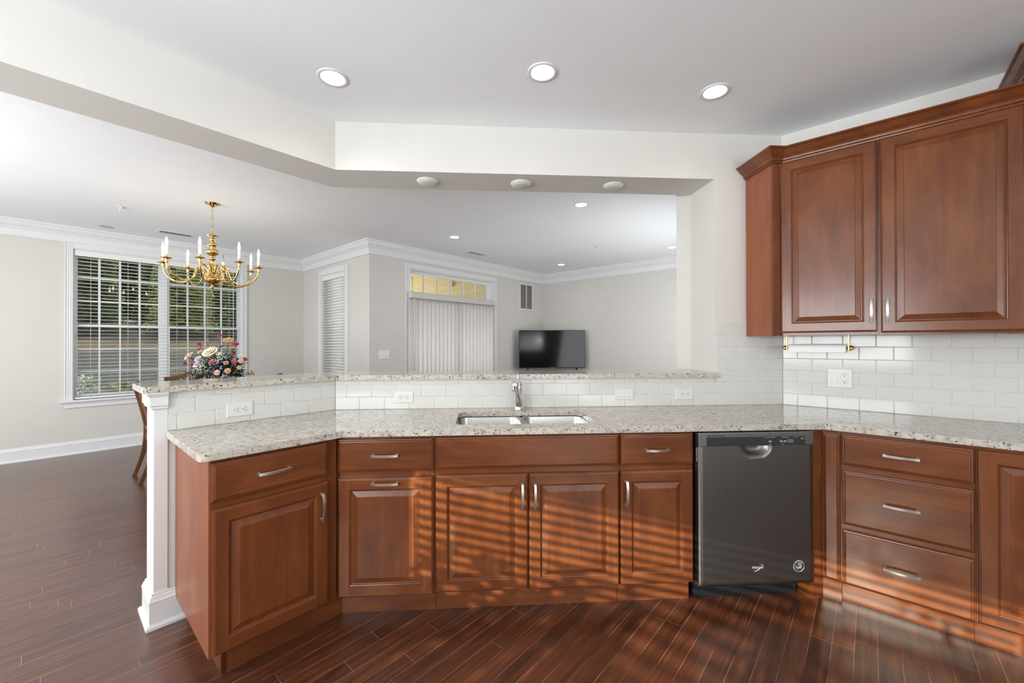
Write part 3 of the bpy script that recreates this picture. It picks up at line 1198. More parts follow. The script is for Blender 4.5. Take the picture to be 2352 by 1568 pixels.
YT = YF - .0046
for s_, x_, z_, w_ in (('Heavy Normal 1-Hr Auto', .068, .8535, 1.0), ('Hi Temp Heat Sani', .150, .8535, 1.0), ('Start Cancel', .205, .8538, 1.0), ('Clean', .240, .850, 1.0), ('Sanitized', .241, .844, 1.0), ('Cycles', .069, .8195, 1.0), ('Options', .137, .8195, 1.0)):
    text_mesh(s_, .0052, 'silver', c_, (x_, YT, z_), 'lettering')
for x_ in (.069, .128, .148):
    MB().box(x_ - .0075, x_ + .0075, YT - .0006, YT + .0006, .829, .838).build('button', 'grey_print', c_, .002, 2)
for x_ in (.169, .185):
    MB().lathe([(.0062, 0), (.0075, -.0006), (.0088, 0)], 18, (x_, YT, .8345), 0, 'y').build('button', 'grey_print', c_)
    text_mesh('>', .008, 'silver', c_, (x_, YT, .8345), 'lettering')
lg = text_mesh('Whirlpool', .0185, 'silver', p, (.005, YF - .0006, .197), 'logo_lettering', .0, .8)
m = MB()
sw_ = []
for k_ in range(15):
    a = math.radians(-160 + 250 * k_ / 14)
    sw_.append((.006 + .026 * math.cos(a) * .9 + .006 * math.sin(a), YF - .0012, .195 + .0125 * math.sin(a) + .012 * math.cos(a)))
m.bar(sw_, [.0004 + .0024 * math.sin(math.pi * k_ / 14) for k_ in range(15)], .001, (0, 0, 1))
m.build('logo_swoosh', 'silver', p)
# round badge
b = MB()
b.lathe([(0, -.0006), (.0285, -.0006), (.0292, 0)], 32, (0, 0, 0), 0, 'y')
bd = b.build('badge', 'dwpanel', p, loc=(.222, YF - .0002, .196))
bd['label'] = 'round silver flag badge'
MB().lathe([(.0275, -.0008), (.0285, -.0016), (.0293, -.0008)], 36, (0, 0, 0), 0, 'y').build('ring', 'silver', bd)
m = MB()
for zz, x0, x1 in ((.0125, -.006, .012), (.0055, -.004, .0155), (-.0015, .002, .0155), (-.0085, -.002, .011)):
    pts = [(x0 + (x1 - x0) * i / 8, -.0012, zz + .0018 * math.sin(i / 8 * math.pi)) for i in range(9)]
    m.bar(pts, .0042, .0008, (0, 0, 1))
for sx_, sz_ in ((-.0135, .0035), (-.0085, -.0035), (-.014, -.006), (-.006, -.0115)):
    st = []
    for k_ in range(10):
        r_ = .0036 if k_ % 2 == 0 else .0015
        a = math.pi / 2 + k_ * math.pi / 5
        st.append((sx_ + r_ * math.cos(a), -.0012, sz_ + r_ * math.sin(a)))
    m.f(m.v(st[::-1]))
m.build('flag_emblem', 'silver', bd)
for i_, ch in enumerate('AMERICA'):
    a = math.radians(150 - i_ * 20)
    o = text_mesh(ch, .0075, 'silver', bd, (.0225 * math.cos(a), -.0009, .0225 * math.sin(a)), 'lettering')
    o.rotation_euler = (math.pi / 2, -(a - math.pi / 2), 0)

# ------------------------------------------------------------------ wall cabinets
UZ0, UZ1 = 1.376, 2.44
# corner end piece: side panel on the sink wall, filler to the first door
p = thing('wall_cabinet', 'cherry corner end panel and filler of the wall cabinets, against the sink wall', 'cabinet', (0, 0, 0))
XP, YP = 2.703, -.243
dl = fpt('R', .030, -.325)
m = MB()
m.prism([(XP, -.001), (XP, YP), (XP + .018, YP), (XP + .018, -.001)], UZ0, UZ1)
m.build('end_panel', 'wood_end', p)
m = MB()
m.prism([(XP + .0005, YP - .0005), (XP + .0005, YP - .019), (dl.x - .004, YP - .019), (dl.x - .004, YP - .0005)], UZ0 + .001, UZ1)
m.build('filler', 'wood_v', p)
m = MB()
m.prism([(XP + .018, -.001), (XP + .018, YP), (dl.x, YP), (LR - .01, -.001)], UZ0 + .004, UZ0 + .018)
m.build('bottom_panel', 'wood_h', p)


def wall_cab(x0, x1, z0, z1, label, depth=.305, group=None):
    p = fthing('wall_cabinet', label, 'cabinet', 'R', 0, 0)
    m = MB()
    t = .016
    m.box(x0, x0 + t, -depth, .0005, z0, z1)
    m.box(x1 - t, x1, -depth, .0005, z0, z1)
    m.box(x0 + t, x1 - t, -depth, -.001, z0 + .012, z0 + .028)
    m.box(x0 + t, x1 - t, -depth, -.001, z1 - t, z1)
    m.box(x0 + t, x1 - t, -.012, -.001, z0 + .028, z1 - t)
    m.build('body', 'wood_v', p)
    m = MB()
    for a, c in ((x0, x0 + .032), (x1 - .032, x1)):
        m.box(a, c, -depth - .019, -depth, z0, z1, 0)
    m.box(x0 + .032, x1 - .032, -depth - .019, -depth, z0, z0 + .035, 1)
    m.box(x0 + .032, x1 - .032, -depth - .019, -depth, z1 - .06, z1, 1)
    m.build('face_frame', ['wood_v', 'wood_h'], p)
    return p


UFY = -.305 - .019 - .0005
p = wall_cab(.046, .4825, UZ0, UZ1, 'narrower cherry wall cabinet with one raised panel door, above the paper towels')
d = put('door', door_mesh(.440, 1.036), p, loc=(.037, UFY, 1.392))
handle(d, .415, HY, .114, True)
p = wall_cab(.4835, .998, UZ0, UZ1, 'wider cherry wall cabinet with one raised panel door, at the right')
d = put('door', door_mesh(.496, 1.042), p, loc=(.491, UFY, 1.386))
handle(d, .025, HY, .118, True)
p = wall_cab(1.024, 1.60, UZ0, 2.61, 'taller cherry wall cabinet at the top right edge of the photo', .345)
put('door', door_mesh(.54, 1.20), p, loc=(1.042, -.345 - .0195, 1.386))
CCR = [(.0, 2.430), (.010, 2.430), (.012, 2.436), (.010, 2.441), (.016, 2.444), (.018, 2.450), (.018, 2.458), (.024, 2.463), (.030, 2.467), (.038, 2.474), (.046, 2.484), (.054, 2.494),
       (.062, 2.498), (.066, 2.500), (.066, 2.508), (.0, 2.508)]
m = MB()
yr = -.325
c0 = (XP - .0005, -.0005)
c1 = (XP - .0005, YP - .019)
ca = fpt('R', .034, yr)
# inner corner where the level filler meets the 45 degree run
xi = LR - (.325) / S2 + (-(YP - .019))
c2 = (LR + .0 - (.325) / S2 - (YP - .019) * 1.0, YP - .019)
e_ = fpt('R', 1.02, yr)
m.sweep([c0, c1, c2, (e_.x, e_.y)], CCR)
o = m.build('crown_moulding', 'wood_h')
tag(o, 'cherry crown moulding running along the top of the wall cabinets', 'crown moulding')
m = MB()
a0, a1, a2 = fpt('R', 1.022, -.001), fpt('R', 1.022, -.366), fpt('R', 1.62, -.366)
m.sweep([(a0.x, a0.y), (a1.x, a1.y), (a2.x, a2.y)], [(o_, z + .160) for o_, z in CCR])
o = m.build('crown_moulding', 'wood_h')
tag(o, 'cherry crown moulding of the taller wall cabinet at the top right corner', 'crown moulding')

# --- paper towel holder and roll
PZ_, PY_ = 1.300, -.155
p = fthing('paper_towel_holder', 'brass paper towel holder with round knobs under the wall cabinet', 'paper towel holder', 'R', 0, PY_, PZ_)
m = MB().tube([(.030, 0, 0), (.362, 0, 0)], .006, 12)
m.build('rod', 'gold', p)
for x_, s_ in ((.044, -1), (.350, 1)):
    m = MB()
    m.box(x_ - .003, x_ + .003, -.009, .009, -.016, UZ0 + .012 - PZ_ - .0005)
    m.build('bracket', 'gold', p, .001, 1)
    m = MB().lathe([(0, .022 * s_), (.008, .0195 * s_), (.0135, .014 * s_), (.0155, .006 * s_), (.014, .001 * s_), (0, 0)], 18, (x_ + .003 * s_, 0, 0), 0, 'x')
    m.build('knob', 'gold', p)
m = MB()
m.lathe([(.0085, .053), (.024, .053), (.0255, .055), (.0255, .337), (.024, .339), (.0085, .339), (.0085, .053)], 36, (0, 0, 0), 0, 'x')
m.box(.0555, .3365, -.0262, -.0250, -.024, .004)
o = m.build('paper_towel_roll', 'paper', loc=fpt('R', 0, PY_, PZ_ - .002), rot=(0, 0, frot('R')))
tag(o, 'white paper towel roll on the brass holder', 'paper towels')


# ------------------------------------------------------------------ ceiling things
def downlight(x, y, label, grp, z=H, r=.0775):
    p = thing('recessed_light', label, 'ceiling light', (x, y, z), 0, grp)
    m = MB().lathe([(r * .74, .012), (r * .74, -.001), (r * .80, -.005), (r * .95, -.006), (r, -.003), (r, .0)], 40)
    m.build('trim_ring', 'trim', p)
    m = MB().lathe([(0, -.0005), (r * .74, -.0005)], 40)
    m.build('lens', 'lens', p)
    d = bpy.data.lights.new('downlight', 'SPOT')
    d.energy = 3.5
    d.spot_size = math.radians(150)
    d.spot_blend = .8
    d.shadow_soft_size = .05
    d.color = (1, .95, .88)
    o = bpy.data.objects.new('downlight', d)
    COL.objects.link(o)
    o.parent = p
    o.location = (0, 0, -.03)
    return p


g = 'recessed lights in the kitchen ceiling'
downlight(.140, -.430, 'round recessed ceiling light over the left leg of the peninsula', g)
downlight(1.244, -.543, 'round recessed ceiling light over the sink, middle of the three kitchen lights', g)
downlight(2.233, -.441, 'round recessed ceiling light over the dishwasher, nearest the wall cabinets', g)
g = 'recessed lights in the living room ceiling'
downlight(1.923, 1.456, 'recessed living room light nearest the dropped beam', g)
downlight(.540, 2.813, 'recessed living room light nearest the outside corner of the crown moulding', g)
downlight(2.308, 4.611, 'recessed living room light above the television', g)
downlight(3.695, 3.212, 'recessed living room light beside the white pier', g)
g = 'round white covers under the beam'
for x_, lb in ((.555, 'round white cover under the beam, leftmost of three'), (1.193, 'round white cover under the beam, middle of three above the faucet'), (1.842, 'round white cover under the beam, nearest the pier')):
    m = MB().lathe([(0, -.020), (.045, -.020), (.050, -.018), (.066, -.010), (.0725, -.004), (.0725, -.001), (.060, 0.0), (.0, 0.0)], 36)
    o = m.build('ceiling_cover', 'plate', loc=(x_, .158, ZB))
    tag(o, lb, 'ceiling cover', g)


def sprinkler(x, y, label):
    p = thing('fire_sprinkler', label, 'sprinkler', (x, y, H), 0.6, 'sprinklers')
    MB().lathe([(0, -.006), (.03, -.006), (.04, 0)], 20).build('escutcheon', 'trim', p)
    m = MB().tube([(0, 0, -.004), (0, 0, -.022)], .009, 10)
    for s_ in (-1, 1):
        m.tube([(s_ * .008, 0, -.02), (s_ * .014, 0, -.032), (s_ * .003, 0, -.05)], .003, 6)
    m.build('frame', 'trim', p)
    m = MB()
    for k_ in range(8):
        a = k_ * math.pi / 4
        m.bar([(0.002 * math.cos(a), .002 * math.sin(a), -.051), (.017 * math.cos(a), .017 * math.sin(a), -.052)], .008, .0015, (-math.sin(a), math.cos(a), 0))
    m.build('deflector', 'trim', p)


sprinkler(-2.794, 1.805, 'white fire sprinkler head on the dining room ceiling')
sprinkler(2.588, 3.221, 'white fire sprinkler head on the living room ceiling')


def ceiling_vent(x, y, label, w_, h_, rz):
    p = thing('ceiling_vent', label, 'air vent', (x, y, H), rz, 'ceiling vents')
    m = MB()
    for a, c, d_, e_ in ((-w_ / 2, w_ / 2, -h_ / 2, -h_ / 2 + .025), (-w_ / 2, w_ / 2, h_ / 2 - .025, h_ / 2), (-w_ / 2, -w_ / 2 + .025, -h_ / 2 + .025, h_ / 2 - .025), (w_ / 2 - .025, w_ / 2, -h_ / 2 + .025, h_ / 2 - .025)):
        m.box(a, c, d_, e_, -.006, -.0005)
    m.build('frame', 'trim', p)
    m = MB().box(-w_ / 2 + .02, w_ / 2 - .02, -h_ / 2 + .02, h_ / 2 - .02, -.0015, -.0005)
    m.build('backing', 'dark', p)
    m = MB()
    k_ = -w_ / 2 + .035
    while k_ < w_ / 2 - .03:
        m.bar([(k_, -h_ / 2 + .02, -.006), (k_, h_ / 2 - .02, -.006)], .012, .0015, (.75, 0, .65))
        k_ += .016
    m.build('louvers', 'trim', p)


ceiling_vent(-3.0, 2.84, 'white slotted ceiling vent above the wide dining window', .36, .15, math.radians(45))
ceiling_vent(.80, 3.77, 'white slotted ceiling vent above the transom', .36, .15, math.radians(45))
o = MB().lathe([(0, -.0008), (.05, -.0006), (.07, 0)], 24).build('ceiling_patch', plain('ceiling_patch', (196, 195, 193), .8, var=.02), loc=(-3.606, 2.579, H - .0002))
tag(o, 'small round grey spot on the dining room ceiling left of the vent', 'ceiling patch')

# return air grille on the living room wall
p = fthing('return_air_grille', 'tall white return air grille on the living room wall near the corner', 'air vent', 'V', 5.053, 0, 2.246)
m = MB()
for a, c, d_, e_ in ((-.205, .205, -.262, -.235), (-.205, .205, .235, .262), (-.205, -.178, -.235, .235), (.178, .205, -.235, .235), (-.010, .010, -.235, .235)):
    m.box(a, c, -.010, -.001, d_, e_)
m.build('frame', 'trim', p)
MB().box(-.18, .18, -.0025, -.001, -.237, .237).build('backing', 'dark', p)
m = MB()
for k_ in range(30):
    z_ = -.228 + k_ * .0157
    for a, c in ((-.178, -.010), (.010, .178)):
        m.bar([(a, -.006, z_), (c, -.006, z_)], .011, .0012, (0, .7, .7))
m.build('louvers', plain('grille_louver', (176, 170, 162), .6, var=.02), p)

# ------------------------------------------------------------------ chandelier
CHX, CHY = -1.788, 1.640
p = thing('chandelier', 'polished brass eight-arm candle chandelier hanging in the dining room', 'chandelier', (CHX, CHY, H))
MB().lathe([(.0, -.045), (.008, -.043), (.012, -.036), (.022, -.030), (.030, -.020), (.052, -.010), (.064, -.005), (.066, 0), (0, 0)], 32).build('canopy', 'brass', p)
m = MB()
z_ = -.045
for k_ in range(7):
    a = (k_ % 2) * math.pi / 2
    pts = []
    for j in range(13):
        t_ = 2 * math.pi * j / 12
        x_, zz = .010 * math.cos(t_), .026 * math.sin(t_)
        pts.append((x_ * math.cos(a), x_ * math.sin(a), z_ - .020 + zz))
    m.tube(pts, .0021, 6, cap=False)
    z_ -= .0385
m.build('chain', 'brass', p)
zc = lambda z: z - H
prof = [(0, 2.445), (.006, 2.443), (.008, 2.425), (.054, 2.420), (.052, 2.414), (.020, 2.409), (.014, 2.398), (.026, 2.384), (.028, 2.374), (.014, 2.362), (.012, 2.356), (.034, 2.346), (.045, 2.326), (.043, 2.316), (.020, 2.300), (.014, 2.292),
        (.030, 2.286), (.055, 2.266), (.060, 2.250), (.050, 2.232), (.022, 2.212), (.018, 2.200), (.034, 2.190), (.034, 2.180), (.016, 2.168), (.014, 2.140), (.022, 2.120), (.030, 2.100), (.030, 2.070), (.036, 2.060), (.036, 2.040), (.022, 2.030), (.026, 2.005),
        (.048, 1.998), (.080, 1.984), (.083, 1.974), (.070, 1.950), (.040, 1.934), (.012, 1.928), (.009, 1.918), (.016, 1.908), (.017, 1.898), (.008, 1.886), (0, 1.882)]
MB().lathe([(r, zc(z)) for r, z in prof], 32).build('column', 'brass', p)


def spline(pts, n=6):
    out = []
    P = [Vector(q) for q in pts]
    for i in range(len(P) - 1):
        p0, p1, p2, p3 = P[max(i - 1, 0)], P[i], P[i + 1], P[min(i + 2, len(P) - 1)]
        for k in range(n):
            t = k / n
            out.append(0.5 * ((2 * p1) + (-p0 + p2) * t + (2 * p0 - 5 * p1 + 4 * p2 - p3) * t * t + (-p0 + 3 * p1 - 3 * p2 + p3) * t ** 3))
    out.append(P[-1])
    return out


armp = [(.030, 2.050), (.058, 2.100), (.095, 2.122), (.128, 2.100), (.142, 2.045), (.165, 1.985), (.215, 1.942), (.285, 1.938), (.345, 1.972), (.385, 2.030), (.398, 2.085)]
apts = spline([(r, 0, zc(z)) for r, z in armp])
arm_me = MB().tube(apts, .0085, 10)
arm_me.tube(spline([(.036, 0, zc(2.02)), (.070, 0, zc(2.005)), (.095, 0, zc(2.03)), (.085, 0, zc(2.055)), (.068, 0, zc(2.045))], 5), [.006 - .0001 * i for i in range(21)], 8)
arm_me.lathe([(.0085, zc(2.075)), (.014, zc(2.085)), (.012, zc(2.092)), (.018, zc(2.104)), (.016, zc(2.112)), (0, zc(2.114))], 16, (.398, 0, 0))
arm_me = arm_me.mesh('arm', ['brass'])
pan_me = MB().lathe([(.0, zc(2.112)), (.018, zc(2.112)), (.042, zc(2.120)), (.044, zc(2.123)), (.020, zc(2.118)), (.014, zc(2.120)), (.013, zc(2.145)), (.016, zc(2.150)), (0, zc(2.151))], 24, (.398, 0, 0)).mesh('drip_pan', ['brass'])
can_me = MB().lathe([(.0115, zc(2.149)), (.0115, zc(2.225)), (.009, zc(2.229)), (0, zc(2.229))], 16, (.398, 0, 0)).mesh('candle_sleeve', ['candle'])
bprof = [(.006, 2.229), (.0075, 2.236), (.0105, 2.250), (.0115, 2.262), (.0095, 2.280), (.006, 2.297), (.002, 2.312), (0, 2.316)]
bul_me = MB().lathe([(r, zc(z)) for r, z in bprof], 16, (.398, 0, 0)).mesh('bulb', ['bulb'])
off_me = MB().lathe([(r, zc(z)) for r, z in bprof], 16, (.398, 0, 0)).mesh('bulb', ['bulb_off'])
vdir = math.atan2(CAM.y - CHY, CAM.x - CHX)
for k_ in range(8):
    a = vdir - math.radians(13.6) + k_ * math.pi / 4
    ar = put('arm', arm_me, p, rot=(0, 0, a))
    put('drip_pan', pan_me, ar)
    put('candle_sleeve', can_me, ar)
    b = put('bulb', off_me if k_ == 4 else bul_me, ar)
    if k_ == 4:
        b['label'] = 'clear unlit bulb'
# ------------------------------------------------------------------ dining table, chairs, flowers
UC, NC = (CHX + CHY) * S2, (CHX - CHY) * S2       # house coordinates of the chandelier
p = thing('dining_table', 'wooden dining table under the chandelier, mostly hidden behind the bar', 'table', (CHX + .06 * S2, CHY + .06 * S2, 0), math.radians(135))
m = MB().prism(rrect(-.80, .80, -.47, .47, .06), .735, .760)
m.build('tabletop', 'chair_wood', p, .004, 2)
m = MB()
m.box(-.72, .72, -.39, -.37, .64, .735).box(-.72, .72, .37, .39, .64, .735).box(-.72, -.70, -.37, .37, .64, .735).box(.70, .72, -.37, .37, .64, .735)
m.build('apron', 'chair_wood', p)
for sx_ in (-1, 1):
    for sy_ in (-1, 1):
        MB().tube([(sx_ * .70, sy_ * .365, .735), (sx_ * .70, sy_ * .365, .62), (sx_ * .705, sy_ * .37, .3), (sx_ * .71, sy_ * .375, 0)], [.035, .036, .027, .022], 12).build('leg', 'chair_wood', p)


def chair_parts(p):
    # faces +y; back at -y
    W = .225
    for s_ in (-1, 1):
        pts = spline([(s_ * (W - .022), -.285, 0), (s_ * (W - .020), -.245, .12), (s_ * (W - .018), -.205, .27), (s_ * (W - .016), -.192, .43), (s_ * (W - .012), -.205, .56), (s_ * W, -.245, .76), (s_ * (W + .006), -.285, .935)], 4)
        MB().bar(pts, [.030] * len(pts), [.046 if 6 < i < 14 else .036 for i in range(len(pts))], (1, 0, 0)).build('rear_leg', 'chair_wood', p, .004, 2)
        pf = spline([(s_ * .205, .215, .425), (s_ * .210, .225, .33), (s_ * .200, .208, .18), (s_ * .205, .222, .05), (s_ * .207, .232, 0)], 4)
        MB().bar(pf, [.042 - .001 * i for i in range(len(pf))], [.042 - .001 * i for i in range(len(pf))], (1, 0, 0)).build('front_leg', 'chair_wood', p, .004, 2)
    m = MB()
    m.box(-.195, .195, -.203, -.183, .36, .43).box(-.195, .195, .205, .225, .36, .43).box(-.213, -.195, -.19, .21, .36, .43).box(.195, .213, -.19, .21, .36, .43)
    m.build('seat_rail', 'chair_wood', p)
    m = MB().prism([(-.20, -.18), (.20, -.18), (.235, .23), (-.235, .23)], .43, .475)
    m.build('seat', plain('chair_seat_cloth', (206, 196, 176), .9, var=.1, vscale=60), p, .012, 3)
    # crest rail, serpentine with a pierced oval
    top, bot = [], []
    n = 24
    for i in range(n + 1):
        x = -.245 + .49 * i / n
        t_ = abs(x) / .245
        top.append((x, .945 + .042 * math.exp(-(x / .085) ** 2) - .006 * (t_ - .6) * (t_ > .6) * 6 + .004 * (t_ > .92)))
        bot.append((x, .900 + .034 * math.exp(-(x / .075) ** 2) - .010 * t_))
    hole = [(.034 * math.cos(a), .951 + .0085 * math.sin(a)) for a in [2 * math.pi * k / 18 for k in range(18)]]
    m = MB()
    m.holed([(x, z) for x, z in bot] + [(x, z) for x, z in top[::-1]], [hole], -.011, .011)
    for v_ in m.b.verts:
        x, z, y = v_.co
        v_.co = (x, -.276 - y + .10 * x * x - .25 * (z - .93), z)
    m.fix = True
    m.build('crest_rail', 'chair_wood', p, .003, 2)
    for k_ in range(5):
        x = (k_ - 2) * .052
        m = MB().bar(spline([(x * .75, -.190, .43), (x * .7, -.200, .55), (x * .95, -.238, .74), (x * 1.15, -.272, .915)], 4), .017, .010, (1, 0, 0))
        m.build('back_slat', 'chair_wood', p, .002, 1)
    MB().box(-.20, .20, -.206, -.188, .470, .505).build('lower_back_rail', 'chair_wood', p, .003, 1)


def chair_at(u, n, deg, label, src=None):
    x, y = UN(u, n)
    if src is None:
        c = thing('dining_chair', label, 'chair', (x, y, 0), math.radians(deg), 'chairs around the dining table')
        chair_parts(c)
    else:
        c = copy_tree(src)
        c.location = (x, y, 0)
        c.rotation_euler = (0, 0, math.radians(deg))
        c['label'] = label
    return c


# local +y must point to the table: world heading of +U is 45 deg -> rotate by -45
c1 = chair_at(-.594 + .265, -2.87, -45, 'wooden dining chair seen from the side behind the free end of the bar')
chair_at(UC + .075, NC - 1.10, 225, 'wooden dining chair at the window end of the table, curved top rail showing', c1)
chair_at(.60 - .29 + .02, -2.70, 135, 'wooden dining chair behind the bar, only the tip of its top rail showing', c1)

# flowers
FL = Vector((CHX, CHY, 0)) + rgt * .075
p = thing('flower_arrangement', 'bouquet of pink, cream and peach roses in a glass vase on the dining table', 'flower arrangement', (FL.x, FL.y, .7605), -YAW)
m = MB().lathe([(0, .0), (.06, .0), (.065, .006), (.035, .03), (.03, .05), (.06, .12), (.085, .18), (.10, .215), (.104, .22), (.098, .216), (.055, .125), (.026, .06), (0, .055)], 12, smooth=False)
m.build('vase', 'vase', p)


def rose_mesh(mat, open_=1.0):
    """layered cupped petals; open_ < 1 gives a half-closed bloom"""
    m = MB()
    rng = random.Random(3)
    for ring, (n, r0, r1, hgt) in enumerate(((3, .10, .22, .92), (4, .18, .42, .90), (5, .26, .68, .80), (6, .34, 1.0, .62))):
        r1 = r1 * (open_ if ring > 1 else 1.0)
        hgt = hgt * (1.0 + .35 * (1 - open_))
        for k in range(n):
            a = 2 * math.pi * k / n + ring * .9 + rng.uniform(-.12, .12)
            span = 2 * math.pi / n * .80
            vs = []
            for i in range(5):
                t = i / 4
                rad = r0 * (1 - t) * .6 + (r0 + (r1 - r0) * t ** (1.6 - .25 * ring)) * (.35 + .65 * t)
                z = hgt * math.sin(t * 1.75) - .05
                row = []
                for j in range(6):
                    q = (j / 5 - .5) * 2
                    an = a + q * span * (.45 + .55 * math.sin(math.pi * (.22 + .58 * t)))
                    dz = -.16 * abs(q) ** 3 * t
                    rr = rad * (1 - .04 * q * q) + (.07 * r1 if i == 4 else 0)
                    row.append((rr * math.cos(an), rr * math.sin(an), z + dz))
                vs.append(m.v(row))
            for i in range(4):
                for j in range(5):
                    m.f([vs[i][j], vs[i][j + 1], vs[i + 1][j + 1], vs[i + 1][j]], 0, True)
    m.lathe([(0, -.30), (.10, -.26), (.24, -.08), (.34, .10)], 8, mi=1)
    m.lathe([(0, .0), (.13, .2), (.15, .66), (.06, .86), (0, .80)], 8, mi=0)
    return m.mesh('rose', [mat, 'leaf'])


RM = {k_: rose_mesh(k_, .7 if 'pink' in k_ or 'hot' in k_ else 1.0) for k_ in ('rose_pink', 'rose_hot', 'rose_cream', 'rose_gold', 'rose_blush', 'rose_peach')}
K = 10.455 * 229.0
blooms = [(1100, 240, 75, 'rose_pink'), (645, 430, 75, 'rose_pink'), (1470, 450, 100, 'rose_pink'), (660, 550, 52, 'rose_pink'), (370, 870, 65, 'rose_pink'), (580, 890, 65, 'rose_hot'), (1115, 840, 92, 'rose_hot'),
          (1550, 840, 78, 'rose_hot'), (1745, 780, 62, 'rose_pink'), (1290, 350, 105, 'rose_gold'), (1020, 640, 155, 'rose_cream'), (500, 720, 110, 'rose_cream'), (760, 770, 78, 'rose_blush'), (700, 600, 62, 'rose_cream'),
          (730, 890, 88, 'rose_blush'), (970, 530, 62, 'rose_peach'), (760, 350, 52, 'rose_peach'), (1440, 1040, 64, 'rose_peach'), (1660, 970, 50, 'rose_peach'), (1670, 820, 60, 'rose_blush'), (1690, 700, 56, 'rose_cream'),
          (1290, 1070, 60, 'rose_peach'), (1390, 860, 52, 'rose_peach'), (1200, 650, 56, 'rose_cream'), (480, 1010, 0, '')]
rng = random.Random(11)
stems = MB()
leaves = MB()
base = Vector((0, 0, .20))
heads = []
for bx, by, sz, c in blooms:
    if not sz:
        continue
    X = (bx - 1060) / K
    Z = 1.3327 - ((750 + by / 10.455) - 788) / 229.0 - .7605
    dep = -.17 * math.sqrt(max(0, 1 - (X / .34) ** 2)) * max(.1, 1 - (Z - .25) / .40) + rng.uniform(-.02, .02)
    hd = Vector((X, dep, Z))
    heads.append((hd, sz / K, c))
for X, Y, Z, c, r in ((-.15, .14, .42, 'rose_cream', .04), (.02, .17, .46, 'rose_pink', .035), (.17, .13, .40, 'rose_peach', .035), (.0, .20, .30, 'rose_hot', .035), (.2, .18, .26, 'rose_cream', .04), (-.2, .18, .27, 'rose_blush', .035)):
    heads.append((Vector((X, Y, Z)), r, c))
for hd, r, c in heads:
    d_ = (hd - base)
    d_.y -= .12
    q_ = (d_.normalized() + Vector((0, -.25, .25))).normalized().to_track_quat('Z', 'Y')
    o = put('rose', RM[c], p, loc=hd)
    o.rotation_euler = q_.to_euler()
    o.scale = (r, r, r)
    stems.tube([Vector((0, 0, .06)) + Vector((hd.x, hd.y, 0)) * .04, base + Vector((hd.x, hd.y, 0)) * .3, hd], .0022, 5)


def leaf_(m, pos, dr, ln, wd, up=Vector((0, 0, 1))):
    dr = dr.normalized()
    s = dr.cross(up)
    s = s.normalized() if s.length > .05 else Vector((1, 0, 0))
    nn = s.cross(dr)
    P_ = []
    for t, w_, dp in ((0, .05, 0), (.3, .8, .06), (.6, 1, .04), (.85, .55, -.05), (1, .03, -.15)):
        c = pos + dr * ln * t + nn * ln * dp
        P_.append(m.v([c - s * wd * w_ + nn * wd * .25, c, c + s * wd * w_ + nn * wd * .25]))
    for a, c in zip(P_, P_[1:]):
        m.f([a[0], a[1], c[1], c[0]], 0, True)
        m.f([a[1], a[2], c[2], c[1]], 0, True)


for k_ in range(430):
    a = rng.uniform(0, 2 * math.pi)
    el = rng.uniform(-.25, 1.2)
    d_ = Vector((math.cos(a) * math.cos(el) * 1.2, math.sin(a) * math.cos(el), math.sin(el)))
    pos = base + Vector((0, 0, .03)) + Vector((d_.x * .20, d_.y * .15, d_.z * .19)) * rng.uniform(.5, 1.05)
    leaf_(leaves, pos, d_ + Vector((rng.uniform(-.5, .5), rng.uniform(-.5, .5), rng.uniform(-.4, .4))), rng.uniform(.045, .08), rng.uniform(.013, .021))
for hd, r, c in heads:
    for q_ in range(2):
        pos = base.lerp(hd, rng.uniform(.6, .9))
        leaf_(leaves, pos, Vector((rng.uniform(-1, 1), rng.uniform(-1, .6), rng.uniform(0, .8))), rng.uniform(.035, .06), .012)
stems.build('stems', 'leaf', p)
o = leaves.build('leaves', 'leaf', p)
o['kind'] = 'stuff'


def specks(name, mat, centers, n, spread, r):
    m = MB()
    for c in centers:
        X = (c[0] - 1060) / K
        Z = 1.3327 - ((750 + c[1] / 10.455) - 788) / 229.0 - .7605
        for k in range(n):
            q = Vector((X + rng.gauss(0, spread), -.19 + rng.uniform(-.03, .05), Z + rng.gauss(0, spread)))
            s = r * rng.uniform(.7, 1.3)
            m.lathe([(0, -s), (s * .8, -s * .5), (s, 0), (s * .7, s * .6), (0, s)], 6, q)
    o = m.build(name, mat, p)
    o['kind'] = 'stuff'


specks('white_filler_blossoms', 'bloom_white', [(880, 940), (960, 980), (1010, 880), (1330, 760), (1400, 720), (840, 1010), (940, 900)], 26, .022, .0034)
specks('blue_filler_blossoms', 'bloom_blue', [(1140, 990), (880, 840), (1550, 730), (1000, 1190), (1190, 1200), (930, 830), (1350, 960), (1290, 860), (780, 1170), (1480, 1140)], 12, .016, .0058)

# ------------------------------------------------------------------ television
p = thing('tv_stand', 'low wooden stand hidden behind the bar that carries the television', 'stand', (2.19, 4.93, 0), -math.radians(1.0))
MB().box(-.55, .55, -.22, .20, .10, .800).build('body', 'chair_wood', p, .004, 2)
for sx_ in (-1, 1):
    MB().box(sx_ * .5 - .025, sx_ * .5 + .025, -.2, -.15, 0, .10).build('leg', 'chair_wood', p)
    MB().box(sx_ * .5 - .025, sx_ * .5 + .025, .13, .18, 0, .10).build('leg', 'chair_wood', p)
p = thing('television', 'black flat screen television standing across the far corner of the living room', 'television', (2.197, 4.96, .8005), -math.radians(1.5))
TVW, TZ0, TZ1 = .622, .064, .776
MB().box(-TVW, TVW, -.012, .03, TZ0, TZ1).build('frame', 'tvframe', p, .003, 1)
MB().box(-TVW + .010, TVW - .010, -.0135, -.011, TZ0 + .019, TZ1 - .010).build('screen', 'screen', p)
